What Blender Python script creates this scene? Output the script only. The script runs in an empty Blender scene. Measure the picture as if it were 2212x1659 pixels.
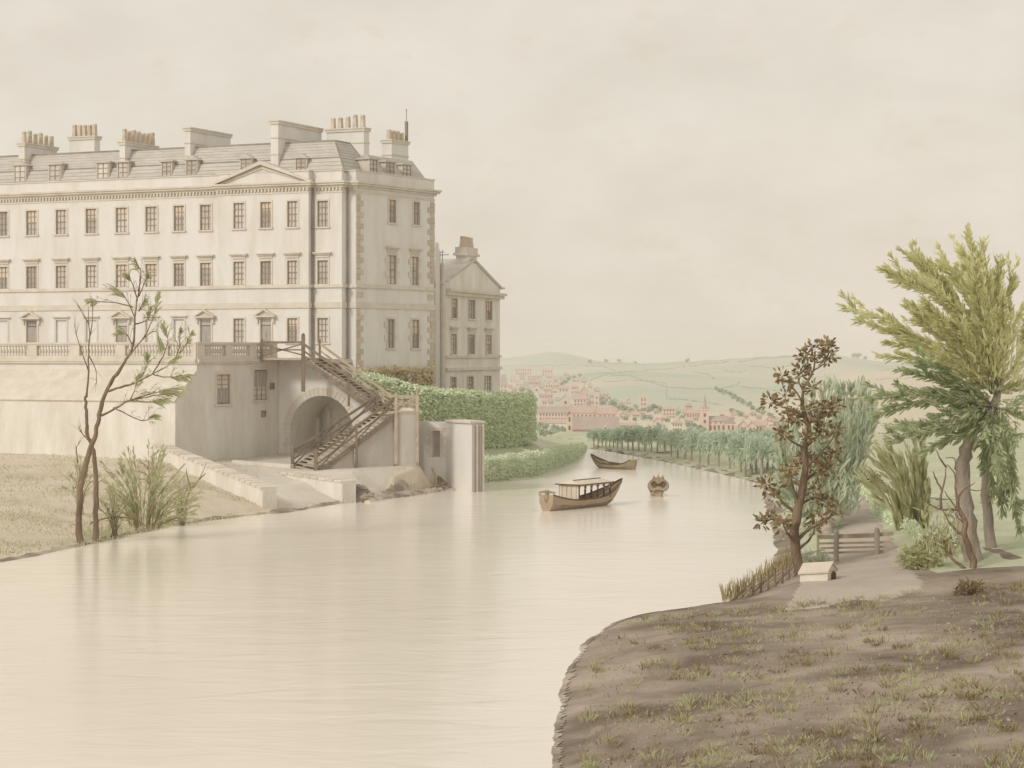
import bpy, bmesh, math, random
from mathutils import Vector, Matrix, noise
from mathutils.geometry import delaunay_2d_cdt
random.seed(7)
R = random.random
def ru(a, b): return a + (b - a) * R()
scene = bpy.context.scene
C = scene.collection

# ------------------------------------------------------------------ camera, sky, sun, exposure
FPX, CX, HY, EYE = 4500.0, 1106.0, 760.0, 10.0      # survey of the view: focal length, centre, horizon, eye height
cam = bpy.data.cameras.new('camera')
camo = bpy.data.objects.new('camera', cam); C.objects.link(camo)
camo.location = (0, 0, EYE); camo.rotation_euler = (math.pi / 2, 0, 0)
cam.sensor_width = 36; cam.lens = 36 * FPX / 2212; cam.shift_y = -(829.5 - HY) / 2212
cam.clip_start = .5; cam.clip_end = 20000
scene.camera = camo

SUN = Vector((-.64, -.60, .56)).normalized()
w = bpy.data.worlds.new('World'); scene.world = w; w.use_nodes = True
nt = w.node_tree; nt.nodes.clear()
N = lambda t, **k: (lambda n: [setattr(n, a, b) for a, b in k.items()] and n or n)(nt.nodes.new(t))
out = N('ShaderNodeOutputWorld'); mixs = N('ShaderNodeMixShader')
sky = N('ShaderNodeTexSky', sky_type='NISHITA', sun_disc=False, sun_elevation=math.asin(SUN.z), sun_rotation=math.atan2(SUN.x, SUN.y), dust_density=4, air_density=1.2)
bg1 = N('ShaderNodeBackground'); bg1.inputs[1].default_value = .11
bg2 = N('ShaderNodeBackground'); bg2.inputs[1].default_value = 1.06
tc = N('ShaderNodeTexCoord'); mp = N('ShaderNodeMapping'); mp.inputs['Scale'].default_value = (9, 9, 16)
nz = N('ShaderNodeTexNoise'); nz.inputs['Scale'].default_value = 1.6; nz.inputs['Detail'].default_value = 7; nz.inputs['Roughness'].default_value = .55
cr = N('ShaderNodeValToRGB')
cr.color_ramp.elements[0].position = .30; cr.color_ramp.elements[0].color = (.735, .665, .562, 1)
cr.color_ramp.elements[1].position = .66; cr.color_ramp.elements[1].color = (.82, .75, .645, 1)
nz2 = N('ShaderNodeTexNoise'); nz2.inputs['Scale'].default_value = 3.1; nz2.inputs['Detail'].default_value = 9; nz2.inputs['Roughness'].default_value = .68
cr2 = N('ShaderNodeValToRGB'); cr2.color_ramp.elements[0].position = .58; cr2.color_ramp.elements[0].color = (0, 0, 0, 1)
cr2.color_ramp.elements[1].position = .84; cr2.color_ramp.elements[1].color = (1, 1, 1, 1)
mxc = N('ShaderNodeMix', data_type='RGBA'); mxc.inputs[7].default_value = (.72, .63, .49, 1)
L = nt.links.new
L(tc.outputs['Generated'], mp.inputs[0]); L(mp.outputs[0], nz.inputs['Vector']); L(mp.outputs[0], nz2.inputs['Vector'])
L(nz.outputs[0], cr.inputs[0]); L(nz2.outputs[0], cr2.inputs[0])
L(cr2.outputs[0], mxc.inputs[0]); L(cr.outputs[0], mxc.inputs[6]); L(mxc.outputs[2], bg2.inputs[0])
L(sky.outputs[0], bg1.inputs[0]); mixs.inputs[0].default_value = .90
L(bg1.outputs[0], mixs.inputs[1]); L(bg2.outputs[0], mixs.inputs[2]); L(mixs.outputs[0], out.inputs[0])

sl = bpy.data.lights.new('sun', 'SUN'); sl.energy = 1.5; sl.angle = math.radians(10); sl.color = (1, .95, .87)
so = bpy.data.objects.new('sun', sl); C.objects.link(so); so.rotation_euler = SUN.to_track_quat('Z', 'Y').to_euler()
so.location = (-60, 20, 90)
scene.view_settings.view_transform = 'Standard'; scene.view_settings.look = 'None'
scene.view_settings.exposure = 0; scene.view_settings.gamma = 1; scene.view_settings.use_curve_mapping = False
scene.cycles.volume_bounces = 1; scene.cycles.max_bounces = 7

# ------------------------------------------------------------------ materials
def mat(name, c, c2=None, scale=1.0, rough=.85, island=False, bump=0, trans=0, detail=6, stretch=None, lo=.35, hi=.65, c3=None, spec=.3, bscale=None):
    m = bpy.data.materials.new(name); m.use_nodes = True
    t = m.node_tree; b = t.nodes['Principled BSDF']; l = t.links.new
    b.inputs['Roughness'].default_value = rough
    b.inputs['Specular IOR Level'].default_value = spec
    c2 = c2 or tuple(x * .85 for x in c)
    co = t.nodes.new('ShaderNodeTexCoord'); src = co.outputs['Object']
    if stretch:
        mpn = t.nodes.new('ShaderNodeMapping'); mpn.inputs['Scale'].default_value = stretch; l(src, mpn.inputs[0]); src = mpn.outputs[0]
    n = t.nodes.new('ShaderNodeTexNoise'); n.inputs['Scale'].default_value = scale; n.inputs['Detail'].default_value = detail; n.inputs['Roughness'].default_value = .62
    l(src, n.inputs['Vector'])
    r = t.nodes.new('ShaderNodeValToRGB'); e = r.color_ramp.elements
    e[0].position = lo; e[0].color = (*c2, 1); e[1].position = hi; e[1].color = (*c, 1)
    l(n.outputs[0], r.inputs[0]); col = r.outputs[0]
    if island:
        g = t.nodes.new('ShaderNodeNewGeometry')
        r2 = t.nodes.new('ShaderNodeValToRGB'); e2 = r2.color_ramp.elements
        e2[0].color = (*c2, 1); e2[1].color = (*(c3 or c), 1); 
        if island == 'obj': g = t.nodes.new('ShaderNodeObjectInfo'); l(g.outputs['Random'], r2.inputs[0])
        else: l(g.outputs['Random Per Island'], r2.inputs[0])
        mx = t.nodes.new('ShaderNodeMix'); mx.data_type = 'RGBA'; mx.inputs[0].default_value = .65
        l(col, mx.inputs[6]); l(r2.outputs[0], mx.inputs[7]); col = mx.outputs[2]
    l(col, b.inputs['Base Color'])
    if bump:
        n2 = t.nodes.new('ShaderNodeTexNoise'); n2.inputs['Scale'].default_value = bscale or scale * 6; n2.inputs['Detail'].default_value = 5
        l(src, n2.inputs['Vector'])
        bp = t.nodes.new('ShaderNodeBump'); bp.inputs['Strength'].default_value = bump; bp.inputs['Distance'].default_value = .15
        l(n2.outputs[0], bp.inputs['Height']); l(bp.outputs[0], b.inputs['Normal'])
    if trans:
        tr = t.nodes.new('ShaderNodeBsdfTranslucent'); l(col, tr.inputs[0])
        ms = t.nodes.new('ShaderNodeMixShader'); ms.inputs[0].default_value = trans
        l(b.outputs[0], ms.inputs[1]); l(tr.outputs[0], ms.inputs[2]); l(ms.outputs[0], t.nodes['Material Output'].inputs[0])
    return m
M = {}
M['stone'] = mat('pale_limestone', (.735, .72, .695), (.645, .61, .55), .7, .9, bump=.15, bscale=9, stretch=(1, 1, .22), lo=.28, hi=.56, detail=9)
M['trim'] = mat('dressed_limestone', (.70, .655, .58), (.60, .55, .475), .9, .85, bump=.1, bscale=12)
M['quoin'] = mat('weathered_quoin', (.62, .56, .47), (.50, .44, .36), 1.2, .9, island='obj', bump=.2, bscale=8)
M['rough'] = mat('rough_rendered_stone', (.79, .77, .725), (.65, .61, .545), .6, .95, bump=.35, bscale=5, stretch=(1, 1, .3), detail=9)
M['quay'] = mat('quay_stone', (.78, .72, .63), (.58, .52, .44), .8, .95, bump=.45, bscale=4, island='obj')
M['slate'] = mat('grey_slate', (.60, .57, .52), (.49, .46, .42), .7, .8, bump=.3, bscale=3, stretch=(1, 1, 4))
M['lead'] = mat('grey_lead_pipe', (.36, .32, .28), (.26, .23, .2), 1, .6)
M['pot'] = mat('clay_chimney_pot', (.66, .58, .48), (.5, .42, .33), 2, .9)
M['sash'] = mat('brown_sash_bar', (.40, .31, .23), (.32, .24, .17), 2, .7)
M['glass'] = mat('grey_window_glass', (.74, .71, .66), (.58, .555, .515), .8, .22, spec=.5)
M['door'] = mat('grey_panelled_door', (.44, .405, .365), (.37, .34, .305), 2, .6)
M['wood'] = mat('weathered_oak', (.29, .235, .18), (.19, .15, .11), 1.5, .85, bump=.3, stretch=(1, 1, 1))
M['woodpale'] = mat('pale_weathered_oak', (.55, .47, .37), (.42, .345, .26), 1.5, .85, bump=.3)
M['board'] = mat('grey_boarding', (.47, .435, .39), (.39, .355, .315), 1.1, .9, island='obj', bump=.2)
M['infill'] = mat('grey_plastered_infill', (.55, .515, .47), (.45, .42, .38), .6, .95, bump=.25, bscale=4, stretch=(1, 1, .4))
M['tread'] = mat('stair_tread_oak', (.52, .455, .37), (.40, .34, .27), 1.5, .85, island='obj')
M['iron'] = mat('dark_iron', (.10, .085, .07), (.06, .05, .04), 2, .5)
M['ground'] = mat('river_bank_earth', (.68, .61, .50), (.54, .47, .37), .22, .95, bump=.4, bscale=1.5, detail=9)
M['pave'] = mat('sandy_paving', (.66, .62, .55), (.55, .51, .45), .3, .95, bump=.3, bscale=2)
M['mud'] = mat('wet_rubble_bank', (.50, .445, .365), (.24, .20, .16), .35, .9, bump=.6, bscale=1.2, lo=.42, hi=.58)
M['rubble'] = mat('rubble_stone', (.60, .54, .46), (.27, .225, .18), .8, .95, island=True, bump=.4, bscale=6)
M['lawn'] = mat('pale_lawn', (.54, .56, .41), (.44, .465, .33), .3, .95, bump=.4, bscale=5)
M['path'] = mat('gravel_path', (.50, .445, .385), (.42, .37, .32), .4, .95, bump=.3, bscale=3)
M['brown'] = mat('brown_bank_earth', (.42, .355, .29), (.13, .10, .075), .22, .95, bump=.6, bscale=1.2, detail=10)
M['black'] = mat('black_peaty_earth', (.012, .010, .008), (.005, .004, .004), .5, .95, bump=.5, bscale=3, spec=.05)
M['blackgrass'] = mat('dark_sedge', (.016, .014, .010), (.006, .006, .004), .5, .95, island=True, spec=.05)
M['valley'] = mat('valley_meadow', (.58, .57, .43), (.64, .55, .46), .006, .95, detail=5)
M['hill'] = mat('hill_pasture', (.38, .48, .38), (.58, .56, .45), .003, .95, detail=4)
M['hedge'] = mat('clipped_hedge_leaf', (.74, .82, .60), (.56, .65, .43), .25, .8, island=True, trans=.15, c3=(.84, .88, .68))
M['hedgecore'] = mat('hedge_twigs', (.62, .69, .48), (.52, .58, .40), 1, .95)
M['ochre'] = mat('ochre_climber_leaf', (.82, .75, .58), (.66, .57, .40), .5, .85, island=True, trans=.25)
M['lowhedge'] = mat('pale_shrub_leaf', (.76, .84, .67), (.62, .71, .54), .4, .8, island=True, trans=.15, c3=(.78, .81, .60))
M['willow'] = mat('grey_green_willow_leaf', (.62, .68, .55), (.46, .53, .41), .5, .8, island=True, trans=.4, c3=(.68, .71, .54))
M['pollard'] = mat('blue_green_pollard_leaf', (.62, .73, .63), (.50, .61, .51), .3, .8, island=True, trans=.4, c3=(.64, .68, .50))
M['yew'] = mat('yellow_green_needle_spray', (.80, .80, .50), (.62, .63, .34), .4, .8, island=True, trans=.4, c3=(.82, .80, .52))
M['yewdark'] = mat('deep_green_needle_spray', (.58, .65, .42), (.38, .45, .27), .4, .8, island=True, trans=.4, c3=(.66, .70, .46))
M['frond'] = mat('yellow_green_frond', (.60, .60, .34), (.42, .44, .24), .4, .8, island=True, trans=.4, c3=(.68, .68, .44))
M['oak'] = mat('brown_oak_leaf', (.34, .25, .14), (.15, .105, .055), .8, .85, island=True, trans=.25, c3=(.52, .42, .24))
M['palegreen'] = mat('pale_osier_leaf', (.62, .64, .42), (.46, .48, .29), .5, .85, island=True, trans=.45, c3=(.72, .71, .50))
M['bark'] = mat('brown_bark', (.33, .245, .17), (.17, .12, .08), 1.5, .95, bump=.6, stretch=(2, 2, .5))
M['barkgrey'] = mat('grey_bark', (.50, .44, .375), (.33, .285, .24), 1.2, .95, bump=.6, stretch=(2, 2, .5))
M['reed'] = mat('dry_reed', (.40, .34, .18), (.24, .2, .09), 1, .9, island=True)
M['townwall'] = mat('pinkish_town_stone', (.74, .60, .53), (.64, .51, .45), .15, .9)
M['townroof'] = mat('pinkish_town_roof', (.58, .45, .40), (.48, .365, .325), .2, .9)
M['townroofgrey'] = mat('mauve_grey_town_roof', (.47, .40, .36), (.40, .34, .30), .2, .9)
M['townwin'] = mat('town_window', (.24, .16, .14), (.19, .13, .11), .3, .5)
M['towntree'] = mat('blue_green_far_tree', (.42, .55, .45), (.30, .41, .33), .05, .9, island=True, c3=(.54, .55, .34))
M['hedgerow'] = mat('hedgerow', (.30, .235, .18), (.20, .15, .12), .05, .9, island=True)
M['hull'] = mat('varnished_boat_plank', (.50, .40, .29), (.24, .175, .115), 1.5, .6, island='obj')
M['hulldark'] = mat('dark_boat_rail', (.14, .095, .06), (.09, .06, .04), 1.5, .6)
M['canvas'] = mat('cream_canopy_cloth', (.72, .65, .54), (.62, .55, .45), 1.5, .9)
M['whitestone'] = mat('whitewashed_stone', (.80, .76, .68), (.68, .62, .53), .8, .95, bump=.3)
M['blossom'] = mat('white_blossom', (.80, .82, .85), (.70, .72, .76), 1, .9, island=True)

_g = M['glass'].node_tree; _oi = _g.nodes.new('ShaderNodeObjectInfo'); _mx = _g.nodes.new('ShaderNodeMix'); _mx.data_type = 'RGBA'; _mx.blend_type = 'MULTIPLY'; _mx.inputs[0].default_value = 1
_rp = _g.nodes.new('ShaderNodeValToRGB'); _rp.color_ramp.elements[0].color = (.55, .54, .53, 1); _rp.color_ramp.elements[1].color = (1.05, 1.05, 1.05, 1)
_pb = _g.nodes['Principled BSDF']; _src = _pb.inputs['Base Color'].links[0].from_socket
_g.links.new(_oi.outputs['Random'], _rp.inputs[0]); _g.links.new(_src, _mx.inputs[6]); _g.links.new(_rp.outputs[0], _mx.inputs[7]); _g.links.new(_mx.outputs[2], _pb.inputs['Base Color'])
# ------------------------------------------------------------------ helpers
WL = {}
def tag(o, label=None, cat=None, group=None, kind=None):
    if label: o['label'] = label
    if cat: o['category'] = cat
    if group: o['group'] = group
    if kind: o['kind'] = kind
    return o
def thing(name, label, cat, loc, group=None):
    o = bpy.data.objects.new(name, None); C.objects.link(o); o.empty_display_size = .3
    o.location = loc; WL[o] = Vector(loc); return tag(o, label, cat, group)
class MB:
    def __init__(s): s.v = []; s.f = []
    def poly(s, pts):
        i = len(s.v); s.v += [Vector(p) for p in pts]; s.f.append(tuple(range(i, i + len(pts))))
    def hexa(s, p):
        i = len(s.v); s.v += [Vector(q) for q in p]
        s.f += [tuple(i + k for k in q) for q in ((0, 3, 2, 1), (4, 5, 6, 7), (0, 1, 5, 4), (1, 2, 6, 5), (2, 3, 7, 6), (3, 0, 4, 7))]
    def box(s, x0, x1, y0, y1, z0, z1):
        s.hexa([(x0, y0, z0), (x1, y0, z0), (x1, y1, z0), (x0, y1, z0), (x0, y0, z1), (x1, y0, z1), (x1, y1, z1), (x0, y1, z1)])
    def prism(s, poly, h):      # extrude a polygon by vector h
        n = len(poly); i = len(s.v); h = Vector(h)
        s.v += [Vector(p) for p in poly] + [Vector(p) + h for p in poly]
        s.f += [tuple(range(i + n - 1, i - 1, -1)), tuple(range(i + n, i + 2 * n))]
        s.f += [(i + k, i + (k + 1) % n, i + n + (k + 1) % n, i + n + k) for k in range(n)]
    def bar(s, a, b, wd, ht, up=(0, 0, 1)):
        a, b = Vector(a), Vector(b); d = (b - a).normalized(); x = d.cross(Vector(up))
        if x.length < 1e-4: x = Vector((1, 0, 0))
        x.normalize(); y = x.cross(d); x *= wd / 2; y *= ht / 2
        s.hexa([a - x - y, a + x - y, a + x + y, a - x + y, b - x - y, b + x - y, b + x + y, b - x + y])
    def tube(s, pts, rad, n=7, cap=True, lump=0):
        pts = [Vector(p) for p in pts]; base = len(s.v); m = len(pts); prev = None
        for k, p in enumerate(pts):
            d = (pts[min(k + 1, m - 1)] - pts[max(k - 1, 0)]).normalized()
            x = prev - d * prev.dot(d) if prev else d.orthogonal()
            x.normalize(); prev = x; y = d.cross(x)
            r = rad[k] if hasattr(rad, '__len__') else rad
            for j in range(n):
                a = 2 * math.pi * j / n; rj = r * (1 + lump * noise.noise(Vector((p.z * 2.2 + p.x, math.cos(a) * 1.5, math.sin(a) * 1.5 + p.y)))) if lump else r; s.v.append(p + x * math.cos(a) * rj + y * math.sin(a) * rj)
        for k in range(m - 1):
            for j in range(n):
                a = base + k * n + j; b = base + k * n + (j + 1) % n; s.f.append((a, b, b + n, a + n))
        if cap: s.f += [tuple(base + j for j in range(n))[::-1], tuple(base + (m - 1) * n + j for j in range(n))]
    def lathe(s, c, prof, n=8):
        s.tube([(c[0], c[1], c[2] + z) for r, z in prof], [r for r, z in prof], n)
    def blade(s, p, d, ln, wd, droop=.2, nrm=None):   # one leaf: a bent, pointed strip
        d = Vector(d).normalized(); nrm = Vector(nrm) if nrm else Vector((ru(-1, 1), ru(-1, 1), ru(-1, 1)))
        x = d.cross(nrm)
        if x.length < 1e-3: x = d.orthogonal()
        x = x.normalized() * wd / 2; p = Vector(p); g = Vector((0, 0, -droop * ln))
        i = len(s.v)
        s.v += [p, p + d * ln * .4 + x + g * .2, p + d * ln * .4 - x + g * .2, p + d * ln * .75 + x * .8 + g * .6, p + d * ln * .75 - x * .8 + g * .6, p + d * ln + g]
        s.f += [(i, i + 1, i + 2), (i + 1, i + 3, i + 4, i + 2), (i + 3, i + 5, i + 4)]
    def leaf(s, p, size, flat=.5, face=None):          # small four-cornered leaf, facing at random or roughly one way
        a = Vector((ru(-1, 1), ru(-1, 1), ru(-1, 1)))
        if face is not None: a = a * .75 + Vector(face)
        a.normalize(); b = a.orthogonal().normalized()
        b = Matrix.Rotation(ru(0, 6.28), 3, a) @ b; p = Vector(p); c = a.cross(b)
        i = len(s.v); s.v += [p - b * size, p - c * size * flat, p + b * size, p + c * size * flat]; s.f.append((i, i + 1, i + 2, i + 3))
    def mesh(s, name, m, off):
        me = bpy.data.meshes.new(name); me.from_pydata([v - off for v in s.v], [], s.f); me.materials.append(m); me.update(); return me
    def build(s, name, m, parent=None, kind=None, smooth=False, recalc=False):
        if parent is None:
            xs = [v.x for v in s.v]; ys = [v.y for v in s.v]
            off = Vector(((min(xs) + max(xs)) / 2, (min(ys) + max(ys)) / 2, min(v.z for v in s.v)))
        else: off = WL[parent]
        me = s.mesh(name, m, off)
        if recalc:
            bm = bmesh.new(); bm.from_mesh(me); bmesh.ops.remove_doubles(bm, verts=bm.verts, dist=1e-4); bmesh.ops.recalc_face_normals(bm, faces=bm.faces); bm.to_mesh(me); bm.free()
        if smooth:
            for p in me.polygons: p.use_smooth = True
        o = bpy.data.objects.new(name, me); C.objects.link(o)
        if parent is None: o.location = off
        else: o.parent = parent
        WL[o] = off
        if kind: o['kind'] = kind
        return o
def share(me, name, parent, loc, rot=0, scale=1):     # another object on a shared mesh, placed in world coordinates under its parent
    o = bpy.data.objects.new(name, me); C.objects.link(o)
    if parent is not None: o.parent = parent; o.location = Vector(loc) - WL[parent]
    else: o.location = loc
    o.rotation_euler.z = rot; o.scale = (scale,) * 3 if not hasattr(scale, '__len__') else scale
    WL[o] = Vector(loc); return o
def copy_tree(o, parent=None):
    c = o.copy(); C.objects.link(c)
    if parent is not None: c.parent = parent
    for ch in list(o.children): copy_tree(ch, c)
    return c
def P(x, y, Y): return Vector(((x - CX) / FPX * Y, Y, EYE - (y - HY) / FPX * Y))
def G(x, y, z): return P(x, y, (EYE - z) * FPX / (y - HY))
class Fr:                                              # a vertical plane: s along it, off out of it, z up
    def __init__(f, o, d):
        f.o = Vector((o[0], o[1])); f.d = Vector((d[0], d[1])).normalized(); f.n = Vector((f.d.y, -f.d.x))
        if f.n.dot(f.o) > 0: f.n = -f.n
        f.rot = math.atan2(f.d.y, f.d.x)
    def p(f, s, off, z):
        q = f.o + f.d * s + f.n * off; return Vector((q.x, q.y, z))
    def s(f, x, off=0):
        r = (x - CX) / FPX; q = f.o + f.n * off
        return (r * q.y - q.x) / (f.d.x - r * f.d.y)
    def z(f, x, y, off=0):
        Y = f.p(f.s(x, off), off, 0).y; return EYE - (y - HY) / FPX * Y
    def rect(f, x0, x1, y0, y1, off=0):
        a, b = f.s(x0, off), f.s(x1, off); xm = (x0 + x1) / 2
        return min(a, b), max(a, b), f.z(xm, y1, off), f.z(xm, y0, off)
    def box(f, mb, s0, s1, o0, o1, z0, z1):
        mb.hexa([f.p(s0, o1, z0), f.p(s1, o1, z0), f.p(s1, o0, z0), f.p(s0, o0, z0), f.p(s0, o1, z1), f.p(s1, o1, z1), f.p(s1, o0, z1), f.p(s0, o0, z1)])
    def wall(f, mb, s0, s1, z0, z1, off, holes, depth=.18):
        S = sorted({s0, s1, *[h[0] for h in holes], *[h[1] for h in holes]}); Z = sorted({z0, z1, *[h[2] for h in holes], *[h[3] for h in holes]})
        for a, b in zip(S, S[1:]):
            for c, d in zip(Z, Z[1:]):
                sm, zm = (a + b) / 2, (c + d) / 2
                if any(h[0] < sm < h[1] and h[2] < zm < h[3] for h in holes): continue
                mb.poly([f.p(a, off, c), f.p(b, off, c), f.p(b, off, d), f.p(a, off, d)])
        for a, b, c, d in holes:
            for q in (((a, c), (b, c)), ((a, d), (b, d)), ((a, c), (a, d)), ((b, c), (b, d))):
                (p, r), (t, u) = q
                mb.poly([f.p(p, off, r), f.p(t, off, u), f.p(t, off - depth, u), f.p(p, off - depth, r)])
BR = random.Random(5)
def window(f, root, h, off, cols=3, rows=4, sur=.13, hood=0, sill=True, glass='glass', blocks=False, bar=.045):
    """sash window set in a hole h of the wall: architrave, bars, panes, sill, hood"""
    a, b, c, d = h; m = MB()
    if sur:
        f.box(m, a - sur, a, off - .04, off + .05, c, d + sur); f.box(m, b, b + sur, off - .04, off + .05, c, d + sur); f.box(m, a, b, off - .04, off + .05, d, d + sur)
    else:
        f.box(m, a, b, off - .1, off - .02, d - .05, d)
    if blocks:
        for k in (.12, .5):
            zz = c + (d - c) * (.12 + k * 1.2)
            for q in (a - .42, b + .15): f.box(m, q, q + .27, off - .02, off + .07, zz, zz + .45)
    o = m.build('window', M['trim'], root)
    m = MB(); f.box(m, a, b, off - .17, off - .14, c, d); m.build('glass', M[glass], o)
    if BR.random() < .4:
        m = MB(); zz = d - (d - c) * BR.uniform(.12, .55); f.box(m, a, b, off - .1395, off - .1365, zz, d); m.build('blind', M['canvas'], o)
    m = MB(); t = bar
    for k in range(cols + 1):
        s = a + (b - a) * k / cols; wv = t * (1.5 if k in (0, cols) else 1)
        f.box(m, max(a, s - wv / 2), min(b, s + wv / 2), off - .139, off - .09, c, d)
    for k in range(rows + 1):
        z = c + (d - c) * k / rows; wv = t * (2 if k in (0, rows, rows // 2) else 1)
        f.box(m, a, b, off - .138, off - .085, max(c, z - wv / 2), min(d, z + wv / 2))
    m.build('sash_bar', M['sash'], o)
    if sill:
        m = MB(); f.box(m, a - sur - .06, b + sur + .06, off - .05, off + .13, c - .12, c - .003); m.build('sill', M['trim'], o)
    if hood:
        m = MB(); z = d + sur + .1
        f.box(m, a - sur, b + sur, off - .02, off + .09, z, z + .2); f.box(m, a - sur - .1, b + sur + .1, off - .02, off + .2, z + .2, z + .3); f.box(m, a - sur - .2, b + sur + .2, off - .02, off + .3, z + .3, z + .4)
        m.build('hood', M['trim'], o)
    return o
def smooth_pts(pts, k=4):
    pts = [Vector(p) for p in pts]; out = []
    for i in range(len(pts) - 1):
        a, b, c, d = pts[max(i - 1, 0)], pts[i], pts[i + 1], pts[min(i + 2, len(pts) - 1)]
        for j in range(k):
            t = j / k; out.append(.5 * ((2 * b) + (c - a) * t + (2 * a - 5 * b + 4 * c - d) * t * t + (3 * b - 3 * c + d - a) * t ** 3))
    return out + [pts[-1]]
from mathutils.bvhtree import BVHTree
BVH = []
def gz(x, y, default=0.0):           # height of the ground under a point
    best = None
    for t_ in BVH:
        h = t_.ray_cast(Vector((x, y, 60)), Vector((0, 0, -1)))
        if h[0] is not None and (best is None or h[0].z > best): best = h[0].z
    return default if best is None else best
def inside(x, y, poly):
    c = False; j = len(poly) - 1
    for i in range(len(poly)):
        a, b = poly[i], poly[j]
        if (a[1] > y) != (b[1] > y) and x < (b[0] - a[0]) * (y - a[1]) / (b[1] - a[1]) + a[0]: c = not c
        j = i
    return c
def terrain(name, pts, m, cuts=3, amp=.06, fr=.5, kind='structure', clip=None, lift=None):
    v2 = [Vector((p[0], p[1])) for p in pts]
    r = delaunay_2d_cdt(v2, [], [], 0, 1e-4); co = []
    for k, v in enumerate(r[0]): co.append(Vector((v.x, v.y, pts[r[3][k][0]][2])))
    me = bpy.data.meshes.new(name); me.from_pydata(co, [], r[2]); me.materials.append(m)
    bm = bmesh.new(); bm.from_mesh(me)
    for _ in range(cuts): bmesh.ops.subdivide_edges(bm, edges=bm.edges, cuts=1, use_grid_fill=True)
    if clip:
        bmesh.ops.delete(bm, geom=[fc for fc in bm.faces if not inside(fc.calc_center_median().x, fc.calc_center_median().y, clip)], context='FACES')
    if lift is not None:
        for v in bm.verts: v.co.z = gz(v.co.x, v.co.y, v.co.z) - .07 if v.is_boundary else gz(v.co.x, v.co.y, v.co.z) + lift + abs(amp * noise.fractal(v.co * fr, 1, 2, 4))
    else:
      for v in bm.verts: v.co.z += amp * noise.fractal(v.co * fr, 1, 2, 4)
    bmesh.ops.recalc_face_normals(bm, faces=bm.faces)
    if bm.faces[:] and sum(fc.normal.z for fc in bm.faces) < 0: bmesh.ops.reverse_faces(bm, faces=bm.faces)
    for fc in bm.faces: fc.smooth = True
    BVH.append(BVHTree.FromBMesh(bm)); bm.to_mesh(me); bm.free()
    o = bpy.data.objects.new(name, me); C.objects.link(o); WL[o] = Vector()
    if kind: o['kind'] = kind
    return o

# ------------------------------------------------------------------ water, land, hills

m = MB(); m.poly([(-900, -30, 0), (900, -30, 0), (900, 238, 0), (-900, 238, 0)])
water = m.build('river_water', mat('silty_river_water', (.84, .79, .705), (.78, .725, .64), .05, .18, spec=.38), kind='structure')
t = water.data.materials[0].node_tree; b = t.nodes['Principled BSDF']
tcn = t.nodes.new('ShaderNodeTexCoord'); mpn = t.nodes.new('ShaderNodeMapping'); mpn.inputs['Scale'].default_value = (.30, .62, 1)
n2 = t.nodes.new('ShaderNodeTexNoise'); n2.inputs['Scale'].default_value = 1.0; n2.inputs['Detail'].default_value = 7; n2.inputs['Roughness'].default_value = .55; n2.inputs['Distortion'].default_value = .8
bp = t.nodes.new('ShaderNodeBump'); bp.inputs['Strength'].default_value = .26; bp.inputs['Distance'].default_value = .16
t.links.new(tcn.outputs['Object'], mpn.inputs[0]); t.links.new(mpn.outputs[0], n2.inputs['Vector']); t.links.new(n2.outputs[0], bp.inputs['Height']); t.links.new(bp.outputs[0], b.inputs['Normal'])

# directions of the terrace block: façade runs left and away, end wall runs right and away
U = (-.91, .415); V = (.53, .848)
FA = Fr((-12, 160), U); FB = Fr((-12, 160), V)
K = P(425, 0, 149.1); FT1 = Fr((K.x, K.y), U); FT2 = Fr((K.x, K.y), V)
W0 = FT2.p(FT2.s(600), 0, 0); FT3 = Fr((W0.x, W0.y), (-U[0], -U[1]))
Vn = Vector((FB.d.x, FB.d.y, 0)); K2 = K - Vn * 2.3; FT0 = Fr((K2.x, K2.y), U)

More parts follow.
